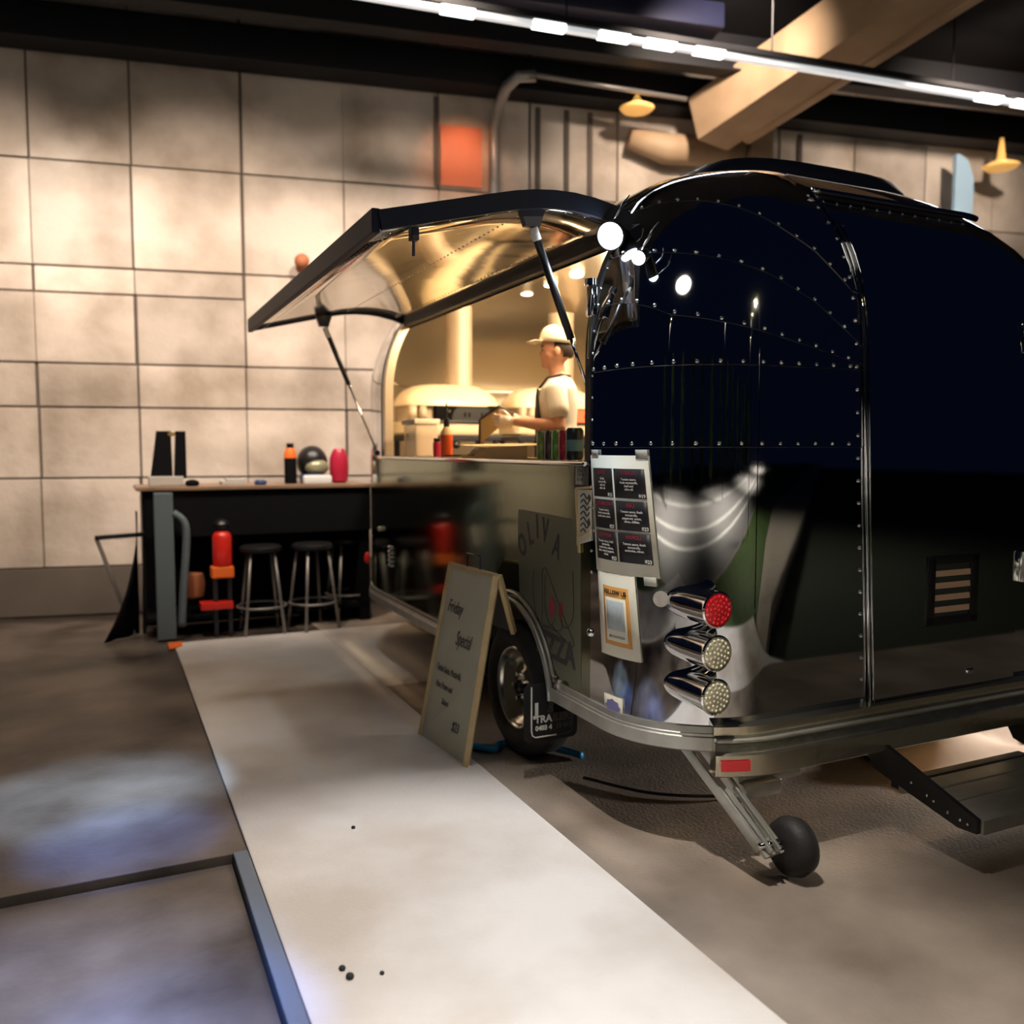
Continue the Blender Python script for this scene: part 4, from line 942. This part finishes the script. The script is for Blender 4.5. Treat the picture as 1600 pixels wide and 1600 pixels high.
for i in range(7):
    z = 1.16 + .024 * i; tube(bm, curve_pts([(-.0062, 3.115, z), (-.0062, 3.09, z + .012), (-.0062, 3.065, z - .006), (-.0062, 3.045, z + .01)], 4), .0035, 5)
ball(bm, (-.006, 3.05, 1.20), .014, 10, (.15, 1, 1)); ball(bm, (-.006, 3.045, 1.30), .012, 10, (.15, 1, 1)); part('print_pattern', bm, 'greyink', pic)
stk = thing('price_sticker', 'small white sticker with a violet badge low on the trailer corner', 'sticker', (0, 2.9, .45))
fs = sheet_fn(.115, .535, .06, .004); paper(stk, 'sticker_paper', fs, 0, .115, -.09, 0, 'paper', n=4)
bm = B(); pts = [fs(.058 + .042 * math.cos(t) * (1 + .08 * math.cos(8 * t)), -.042 + .028 * math.sin(t) * (1 + .08 * math.cos(8 * t)), .002) for t in arc(40)[:-1]]; poly(bm, pts, (-.0008, -.0003, 0)); part('sticker_badge', bm, mat('violet_print', (.20, .19, .42), 0, .6), stk)

# ------------------------------------------------------------------ sandwich board in front of the wheel
sb = thing('sandwich_board', 'white sandwich board with wooden edges and handwriting standing beside the wheel', 'sign', (-.2, 3.95, 0))
AP, AL, AR = -.155, 4.23, 3.64          # apex: v, left and right ends
def sbf(u, h, d):                  # u 0..1 left to right, h 0..1 bottom to top, d outwards
    bl, br = Vector((-.315, 4.265, 0)), Vector((-.268, 3.735, 0)); tl, tr = Vector((-.155, 4.225, .90)), Vector((-.155, 3.635, .915))
    p = bl.lerp(br, u).lerp(tl.lerp(tr, u), h); return p + Vector((-.985, -.06, .17)) * d
fp = part('board_panel', grid(B(), [[sbf(u, h, -.004) for u in (0, 1)] for h in (0, .5, 1)], .012), 'whiteboard', sb)
bm = B(); bar(bm, sbf(0, 0, 0), sbf(0, 1, 0), .016, .022, .002); bar(bm, sbf(1, 0, 0), sbf(1, 1, 0), .022, .030, .002); bar(bm, sbf(0, 1, 0), sbf(1, 1, 0), .02, .02, .002); part('board_edge', bm, 'wood', sb)
bk_ = [Vector((-.145, 4.225, .90)), Vector((-.145, 3.635, .915)), Vector((-.022, 3.735, .62)), Vector((-.022, 4.23, .60))]
part('back_panel', poly(B(), bk_, (.010, 0, .001)), 'greyink', sb)
bm = B(); bar(bm, bk_[1] + Vector((0, -.008, 0)), bk_[2] + Vector((0, -.008, 0)), .022, .030, .002); part('back_edge', bm, 'wood', sb); part('back_edge', bar(B(), bk_[0], bk_[3], .022, .022, .002), 'wood', sb)
hp = lambda u: sbf(u, 1, 0)
bm = B(); tube(bm, [hp(.40), hp(.40) + Vector((0, 0, .075)), hp(.68) + Vector((0, 0, .075)), hp(.68)], .005, 6); part('board_handle', bm, 'dark_metal', sb, True)
def wr(s, size, u, h, rise=0., sx=1., sh=.25):
    return text_bm(s, size, lambda x, y, d: sbf(u + x / .56, h + (y + rise * x) / .92, .003 + d), 'LEFT', .0004, sh, sx)
for s, sz, u, h, sx in (('Friday', .095, .13, .74, .8), ('Special', .105, .42, .58, .62), ('Tomato Sauce, Mozzarella,', .050, .12, .405, .55), ('Ham, Prawn and', .048, .16, .315, .62), ('Salami', .046, .34, .235, .7), ('$23', .07, .62, .13, .75)):
    part('board_writing', wr(s, sz, u, h, 0, sx), 'ink' if sz < .06 else 'greyink', sb)

# ------------------------------------------------------------------ ground things
for p, r, w_ in (((-.926, 3.30), .008, 'alone in the middle of the pale slab'), ((-1.198, 2.391), .010, 'topmost of the three near the slab edge'), ((-1.188, 2.342), .012, 'largest of the three near the slab edge'), ((-1.10, 2.322), .007, 'rightmost of the three near the slab edge')):
    bm = B(); bmesh.ops.create_icosphere(bm, subdivisions=2, radius=r, matrix=Matrix.Translation((*p, r * .5)) @ Matrix.Diagonal((1, 1.2, .7, 1)))
    single('pebble', bm, 'stone', 'tiny black pebble ' + w_, 'pebble', (*p, 0), T, 'black pebbles on the slab')
bm = poly(B(), [(-1.375, 6.88, .0), (-1.375, 7.12, .0), (-1.27, 7.12, .0), (-1.28, 6.98, 0)], (0, 0, .008)); single('corner_marker', bm, 'orange', 'bright orange marker at the far left corner of the pale slab', 'marker', (-1.32, 7.0, 0))
hs = thing('water_hose', 'blue plastic hose lying on the floor beneath the trailer wheel', 'hose', (.1, 3.7, 0))
bm = B(); tube(bm, curve_pts([(-.20, 4.02, .022), (-.13, 3.90, .02), (-.07, 3.84, .02), (-.02, 3.90, .02), (.10, 3.88, .02), (.15, 3.80, .02), (.24, 3.66, .02), (.27, 3.58, .02)], 8), .018, 8); part('hose_pipe', bm, 'blueplastic', hs, True)
bm = B(); ball(bm, (.12, 3.78, .045), .042, 14, (1, 1, .95)); part('hose_end', bm, 'blueplastic', hs, True)
bm = B(); tube(bm, curve_pts([(.15, 3.35, .012), (.35, 3.05, .012), (.7, 2.9, .012), (1.1, 3.05, .012), (1.3, 3.4, .012)], 8), .007, 6); single('floor_cable', bm, 'dark_metal', 'thin dark cable curving on the floor under the trailer', 'cable', (.7, 3.0, 0), smooth=True)
sk = thing('lit_floor_sheet', 'pale pinkish crumpled sheet standing in for lit floor behind the entry step', 'sheet', (2.0, 2.85, 0))  # sheet made up for the pale lit floor under the trailer
bm = B(); random.seed(11); P = []
for i in range(15):
    row = []
    for j in range(15):
        x, y = i / 14, j / 14; z = .02 + .10 * abs(math.sin(3.2 * x + 2.4 * y)) * math.sin(PI * x) ** .5 * math.sin(PI * y) ** .5 + .03 * math.sin(9 * y - 5 * x) * math.sin(PI * x) * math.sin(PI * y)
        row.append(Vector((1.45 + 1.15 * x + .12 * y, 2.62 + .62 * y, max(.006, z))))
    P.append(row)
grid(bm, P, .004); part('sheet_fold', bm, 'litfloor', sk, True)
for i, v in enumerate((2.50, 2.62)):
    single('yellow_board', box(B(), (v, 2.70, 0), (v + .09, 3.3, .05), .006), 'yellow', ('yellow strip board beside the lit floor sheet, nearer one', 'yellow strip board beside the lit floor sheet, farther one')[i], 'board', (v, 3.0, 0), group='yellow strip boards')
lamp('SPOT', 'sheet_fill_spot', T, (4.6, 2.5, .55), 750, (1, .90, .80), (2.1, 2.9, .05), spot_size=math.radians(34), spot_blend=.6, shadow_soft_size=.08)  # added unseen spot, brightens the pale patch under the trailer

# ------------------------------------------------------------------ long table, stools and what stands there
TZ = 1.20
tb = thing('long_table', 'long black counter table with pale top behind the trailer nose', 'table', (-.6, 7.65, 0))
part('table_top', box(B(), (-1.56, 7.32, TZ - .03), (.33, 7.95, TZ), .006), mat('table_top_board', (.30, .19, .12), 0, .4, var=(.22, .14, .09), vscale=5), tb)
part('table_apron', box(B(), (-1.50, 7.35, TZ - .40), (.31, 7.38, TZ - .03)), 'matblack', tb)
part('table_back', box(B(), (-1.50, 7.90, 0), (.31, 7.93, TZ - .03)), 'matblack', tb)
part('table_end', box(B(), (-1.44, 7.24, 0), (-1.30, 7.28, TZ - .04), .01), 'greyblue', tb, label='grey blue narrow end panel')
part('table_end', box(B(), (.22, 7.40, 0), (.31, 7.90, TZ - .03)), 'matblack', tb)
part('table_shelf', box(B(), (-1.50, 7.40, .12), (.31, 7.90, .15)), 'matblack', tb)
bm = B(); tube(bm, curve_pts([(-1.30, 7.26, 1.0), (-1.22, 7.25, .92), (-1.21, 7.25, .75), (-1.24, 7.25, .4), (-1.26, 7.25, .1)], 5), .03, 8); part('table_brace', bm, 'greyblue', tb, True)
dr = B(); P = []
for i in range(9):
    h = i / 8; P.append([Vector((-1.56 - .26 * (1 - h) ** 2.2 * (t / 6) , 7.50 + .26 * (.5 - t / 6) - .0 + .03 * math.sin(t * 2 + h * 3), .0 + 1.0 * h)) for t in range(7)])
grid(dr, P, .008); single('table_drape', dr, 'matblack', 'black cloth flaring to the floor at the left end of the long table', 'cloth', (-1.6, 7.5, 0), smooth=True)
st = thing('folding_bracket', 'black folding stand with slanted pale leg left of the long table', 'stand', (-1.75, 7.7, 0))
bm = B(); bar(bm, (-1.86, 7.55, .80), (-1.50, 7.55, .815), .035, .035, .004); part('stand_arm', bm, 'black', st)
bm = B(); bar(bm, (-1.85, 7.55, .80), (-1.60, 7.60, .0), .022, .030, .004); part('stand_leg', bm, 'pipe', st)
bm = B(); bar(bm, (-1.50, 7.55, .815), (-1.52, 7.60, .0), .022, .03, .004); part('stand_post', bm, 'black', st)
def stool(v, a, label):
    t = thing('bar_stool', label, 'stool', (v, a, 0), T, 'stools at the long table', local=True)
    part('seat', lathe(B(), [(.001, .66), (.15, .66), (.17, .675), (.17, .70), (.15, .715), (.001, .718)], 24), 'black', t, sharp=40)
    for i in range(4):
        q = PI / 4 + i * PI / 2; c, s = math.cos(q), math.sin(q); part('leg', cyl(B(), (.22 * c, .22 * s, 0), (.13 * c, .13 * s, .665), .013, .011, 10), 'pipe', t, True)
    part('foot_ring', tube(B(), [(.195 * math.cos(q), .195 * math.sin(q), .22) for q in arc(24)[:-1]], .009, 6, True), 'pipe', t, True)
    return t
s0_ = stool(-.64, 7.27, 'black bar stool with grey legs nearest the red extinguisher')
dup(s0_, T, (-.22, 7.27, 0), .3, 'black bar stool with grey legs in the middle of the row', 'stools at the long table')
dup(s0_, T, (.16, 7.60, 0), .15, 'black bar stool half hidden by the trailer nose', 'stools at the long table')
ex = thing('fire_extinguisher', 'bright red cylinder with black top standing on the orange crate before the long table', 'extinguisher', (-.94, 7.27, .56))
mt = Matrix.Translation((-.94, 7.27, 0))
part('cylinder', lathe(B(), [(.05, .56), (.072, .57), (.075, .60), (.075, .80), (.06, .83), (.03, .85)], 20, mt), 'red', ex, sharp=40)
part('valve', lathe(B(), [(.03, .85), (.055, .86), (.06, .90), (.04, .93), (.01, .94)], 16, mt), 'black', ex, sharp=40)
cr = thing('orange_crate', 'orange crate stand below the red cylinder under the table', 'crate', (-.95, 7.27, 0))
part('crate_band', box(B(), (-1.03, 7.20, .47), (-.86, 7.34, .56), .01), 'orange', cr)
part('crate_foot', box(B(), (-1.12, 7.20, .22), (-.87, 7.34, .28), .01), 'red', cr)
for v in (-1.0, -.89): part('crate_post', box(B(), (v - .015, 7.24, -.01), (v + .015, 7.31, .48)), 'dark_metal', cr)
single('clay_pot', lathe(B(), [(.06, .30), (.09, .32), (.10, .42), (.085, .50), (.07, .51)], 18, Matrix.Translation((-1.15, 7.50, -.02))), 'chip', 'terracotta pot beside the red cylinder under the table', 'pot', (-1.15, 7.50, .28), sharp=40)
single('red_lamp', ball(B(), (.26, 7.30, .56), .035, 12, (.8, .5, 1.4)), 'red', 'small red lamp near the trailer nose', 'lamp', (.26, 7.30, .5), smooth=True)
# on the table
bt = thing('bottle_bag', 'tall black two-armed bag with a gold clasp on the table\'s left end', 'bag', (-1.30, 7.55, TZ))
part('bag_base', box(B(), (-1.46, 7.46, TZ), (-1.20, 7.62, TZ + .08), .01), 'grey', bt)
part('bag_arm', loft(B(), [[Vector((-1.44 + .16 * q[0] + .05 * h, 7.48 + .12 * q[1], TZ + .08 + .36 * h)) for q in ((0, 0), (1 - .35 * h, 0), (1 - .35 * h, 1), (0, 1))] for h in (0, .5, 1)]), 'matblack', bt)
part('bag_arm', loft(B(), [[Vector((-1.265 + .09 * q[0], 7.48 + .12 * q[1], TZ + .06 + .38 * h)) for q in ((.2 * h, 0), (1, 0), (1, 1), (.2 * h, 1))] for h in (0, 1)]), 'matblack', bt)
part('bag_clasp', box(B(), (-1.31, 7.47, TZ + .40), (-1.255, 7.50, TZ + .43), .004), 'gold', bt)
single('round_puck', lathe(B(), [(.04, TZ), (.055, TZ + .015), (.05, TZ + .04), (.02, TZ + .052), (.001, TZ + .053)], 20, Matrix.Translation((-1.14, 7.42, 0))), 'matblack', 'small round black knob beside the black bag', 'knob', (-1.14, 7.42, TZ), smooth=True)
single('blue_tin', lathe(B(), [(.045, TZ), (.05, TZ + .01), (.05, TZ + .03), (.03, TZ + .042), (.001, TZ + .043)], 20, Matrix.Translation((-.60, 7.46, 0))), 'navyplastic', 'small dark blue tin on the middle of the long table', 'tin', (-.60, 7.46, TZ), smooth=True)
single('paper_pile', box(box(B(), (-.90, 7.5, TZ), (-.72, 7.72, TZ + .03), .004), (-.86, 7.52, TZ + .03), (-.70, 7.70, TZ + .05), .004), 'grey', 'low pile of grey papers left of the blue tin', 'papers', (-.8, 7.6, TZ))
hm = thing('helmet', 'dark helmet with olive visor between bottle and red flask', 'helmet', (-.13, 7.62, TZ))
part('helmet_shell', ball(B(), (-.13, 7.64, TZ + .18), .14, 20, (.95, 1, 1.05)), 'black', hm, True)
part('helmet_visor', ball(B(), (-.11, 7.55, TZ + .14), .105, 16, (1, .75, .7)), 'olive', hm, True)
part('helmet_base', lathe(B(), [(.11, TZ), (.12, TZ + .06), (.115, TZ + .08)], 20, Matrix.Translation((-.13, 7.6, 0))), 'navyplastic', hm, True)
single('white_cloth', box(B(), (-.26, 7.36, TZ), (-.02, 7.44, TZ + .075), .02), 'white', 'folded white cloth in front of the helmet', 'cloth', (-.14, 7.45, TZ), sharp=40)
lath_thing('slim_bottle', 'slim black bottle with an orange shoulder left of the helmet', 'bottle', (-.325, 7.60, TZ), [('bottle_body', [(.05, 0), (.052, .01), (.052, .22)], 'matblack'), ('bottle_shoulder', [(.052, .22), (.05, .27), (.03, .31)], 'orange'), ('bottle_cap', [(.032, .30), (.030, .345), (.001, .347)], 'matblack')])
lath_thing('red_flask', 'rounded crimson flask right of the helmet on the long table', 'flask', (.098, 7.60, TZ), [('flask_body', [(.05, 0), (.075, .02), (.085, .12), (.08, .22), (.06, .275)], 'wine'), ('flask_cap', [(.058, .275), (.045, .30), (.001, .302)], 'wine')])

# ------------------------------------------------------------------ overhead: beam, ducts, strip light, pipes
def wsingle(name, bm, m, label, cat, loc, group=None, **kw): return single(name, bm, m, label, cat, loc, WF, group, **kw)
wsingle('trim_beam', box(B(), (-1, -.35, 4.90), (12.5, -.05, 5.2), .01), 'beam', None, None, (5, -.2, 4.9), kind='structure')
wsingle('roof_beam', box(box(B(), (-1, -.95, 5.02), (12.5, -.93, 5.36)), (-1, -1.03, 5.0), (12.5, -.85, 5.02)), 'beam', 'long black steel beam above the concrete wall', 'beam', (5, -.95, 5.0))
wsingle('air_duct', box(B(), (2.6, -1.35, 5.20), (6.3, -1.1, 5.42), .02), 'bluebeam', 'dark blue rectangular duct under the ceiling', 'duct', (4.4, -1.2, 5.2), sharp=30)
ls = thing('strip_light', 'long white strip light hanging diagonally below the black ceiling', 'light', (6.0, -2.0, 4.65), WF, None, math.atan2(0, 1))
E0, E1 = Vector((2.50, -2.0, 4.763)), Vector((9.55, -2.0, 4.538))
bm = B(); bar(bm, E0, E1, .055, .04, .006); part('strip_track', bm, 'ledtrack', ls)
bm = B(); bar(bm, E0 + Vector((0, .03, .05)), E1 + Vector((0, .03, .05)), .16, .05, .006); part('strip_rail', bm, 'beam', ls)
for t in (.18, .28, .355, .41, .47, .855, .91, .965):
    p = E0.lerp(E1, t); bm = B(); d = (E1 - E0).normalized(); bar(bm, p - d * .13, p + d * .13, .085, .045, .01); part('strip_lens', bm, 'ledstrip', ls)
for t in (.05, .3, .55, .8): cyl(bm := B(), E0.lerp(E1, t) + Vector((0, 0, .03)), E0.lerp(E1, t) + Vector((0, 0, .7)), .008, n=6); part('strip_hanger', bm, 'beam', ls)
for t in (.2, .45, .9):
    o = lamp('AREA', 'strip_glow', WF, E0.lerp(E1, t) + Vector((0, -.02, -.04)), 14, (.95, .98, 1), E0.lerp(E1, t) + Vector((0, -.3, -2)), shape='RECTANGLE', size=1.2, size_y=.05)
bm = B(); tube(bm, [(4.50, -.12, 2.2), (4.50, -.12, 4.4), (4.50, -.15, 4.6), (4.51, -.28, 4.76), (4.54, -.45, 4.86), (4.62, -.56, 4.92), (4.78, -.60, 4.93)], .055, 12); tube(bm, [(4.72, -.6, 4.94), (6.3, -.6, 4.87)], .025, 8)
wsingle('drain_pipe', bm, 'pipe', 'grey vertical pipe bending under the beam against the wall', 'pipe', (4.5, -.16, 2.2), smooth=True)
bm = B(); tube(bm, [(5.9, -1.6, 5.3), (8.9, -.25, 4.55)], .01, 6); bm.free()
dd = thing('tan_duct', 'thick tan square duct slanting down to the wall under the ceiling', 'duct', (7.6, -1.2, 4.4), WF)
bm = B(); bar(bm, (6.62, -.42, 4.72), (7.85, -2.9, 5.50), .50, .46, .03); part('duct_body', bm, 'duct', dd, sharp=30)
bm = B(); bar(bm, (6.98, -.50, 4.60), (8.22, -2.9, 5.34), .13, .13, .03); part('duct_pipe', bm, 'duct', dd, sharp=30)
bm = B(); tube(bm, [(5.9, -.14, 4.62), (6.3, -.15, 4.55), (6.9, -.15, 4.56), (7.15, -.14, 4.6)], [.10, .15, .15, .10], 12); wsingle('wrapped_pipe', bm, 'duct', 'short tan wrapped pipe lying along the wall below the duct', 'pipe', (6.5, -.15, 4.5), smooth=True)
wsingle('wall_post', box(B(), (7.25, -.20, 3.0), (7.5, -.08, 4.95), .01), 'duct', 'brown post against the wall below the tan duct', 'post', (7.4, -.15, 3.0))
wsingle('ceiling_lamp', lathe(B(), [(.001, 4.76), (.14, 4.77), (.17, 4.80), (.05, 4.86), (.02, 4.92)], 20, Matrix.Translation((5.85, -.45, 0))), 'smalllamp', 'amber round lamp under the beam left of the tan duct', 'lamp', (5.85, -.45, 4.7), 'amber lamps', smooth=True)
wsingle('ceiling_lamp', lathe(B(), [(.001, 4.58), (.16, 4.59), (.19, 4.62), (.05, 4.68), (.02, 4.92)], 20, Matrix.Translation((10.2, -.4, 0))), 'smalllamp', 'amber round lamp under the beam at the far right', 'lamp', (10.2, -.4, 4.6), 'amber lamps', smooth=True)
wsingle('blue_fin', loft(B(), [[Vector((9.70 + x, -.3 + y, z)) for x, y in ((0, 0), (w, 0), (w, .05), (0, .05))] for z, w in ((3.6, .24), (4.5, .24), (4.68, .16), (4.74, .05))]), 'bluebox', 'pale blue upright fin showing above the trailer roof', 'fin', (9.7, -.3, 3.6))
wsingle('wall_ornament', ball(cyl(B(), (2.66, .0, 3.20), (2.66, -.12, 3.20), .05, n=14), (2.665, -.14, 3.23), .07, 14), 'chip', 'brown round knob mounted on the concrete wall', 'knob', (2.66, -.1, 3.2), smooth=True)
wsingle('red_light_patch', box(B(), (3.99, -.03, 4.05), (4.40, -.008, 4.62), .006), 'redlight', 'reddish sheet coloured as a spot of red light on the wall by the pipe', 'sheet', (4.2, -.02, 4.05))  # coloured patch in place of a reddish light spot on the wall
for u, w_ in ((3.93, 'left of the red light patch'), (4.95, 'first to the right of the grey pipe'), (5.25, 'second to the right of the grey pipe'), (5.5, 'third to the right of the grey pipe'), (7.9, 'right of the brown post')): wsingle('wall_strap', box(B(), (u, -.03, 4.04), (u + .05, -.007, 4.88), .004), 'joint', 'dark vertical wall strap ' + w_, 'strap', (u, -.02, 4.04), 'dark straps on the wall')

# ------------------------------------------------------------------ street things seen only as reflections
def street_lamp(v, a, h, label, e, arm=.0, dn=0):
    t = thing('street_lamp', label, 'lamp', (v, a, -.06), T, 'street lamps', local=True)
    part('pole', cyl(B(), (0, 0, 0), (0, 0, h + .1), .06, .045, 12), 'matblack', t, True)
    part('arm', cyl(B(), (0, 0, h + .08), (arm, 0, h + .16), .035, n=10), 'pipe', t, True)
    part('lamp_head', lathe(B(), [(.02, h + .2), (.16, h + .12), (.15, h + .06), (.001, h + .06)], 20, Matrix.Translation((arm, 0, 0))), 'pipe', t, True)
    part('lamp_glass', lathe(B(), [(.12, h + .06), (.08, h + .01), (.001, h)], 20, Matrix.Translation((arm, 0, 0)), False), 'lampglow', t, True)
    if dn: lamp('SPOT', 'street_glow', T, (v + arm, a, h - .2), e, (1, .9, .74), (v + arm, a, 0), spot_size=math.radians(116), spot_blend=.6, shadow_soft_size=.08)
    else: lamp('POINT', 'street_glow', T, (v + arm, a, h - .2), e, (1, .86, .62), shadow_soft_size=.06)
street_lamp(3.06, -2.32, 4.75, 'street lamp behind the viewpoint on the trailer\'s right', 75, -.4)
for x, y, h, e, w_ in ((-3.6, -10, 7, 2600, 'on the verge behind the viewpoint'), (-17.5, -12, 10, 26000, 'on the road median behind the viewpoint'), (-17.5, -36, 10, 30000, 'farther along the road median'), (-17.5, 10, 10, 26000, 'on the road median beside the hall'), (-17.5, -64, 10, 40000, 'farthest along the road median')):
    q = T.inverted() @ (RF @ Vector((x, y, 0))); street_lamp(q.x, q.y, h, 'street lamp ' + w_, e, .4, 1)
random.seed(21)
tree0 = thing('hedge_tree', 'slim dark conifer beyond the road', 'tree', (-35, -66, -.36), RF, 'conifers beyond the road', local=True)
bm = B()
for i in range(260):
    h = random.random(); r = .9 * (1 - h) ** .7 + .1; q = random.uniform(0, 2 * PI); p = Vector((r * math.cos(q), r * math.sin(q), .6 + 5.6 * h)); d = Vector((math.cos(q), math.sin(q), random.uniform(.3, 1.2))).normalized(); s = d.orthogonal().normalized()
    a_ = [bm.verts.new(p + s * .22), bm.verts.new(p + d * .6), bm.verts.new(p - s * .22), bm.verts.new(p - d * .3)]; bm.faces.new(a_)
part('foliage', bm, 'leaf', tree0, kind='stuff'); part('trunk', cyl(B(), (0, 0, 0), (0, 0, 5), .14, .04, 8), 'bark', tree0, True)
for i in range(14):
    dup(tree0, RF, (-31.6 + random.uniform(-.5, .5), -62 + 6.2 * i + random.uniform(-.4, .4), -.36), random.random() * 6, None, 'conifers beyond the road')
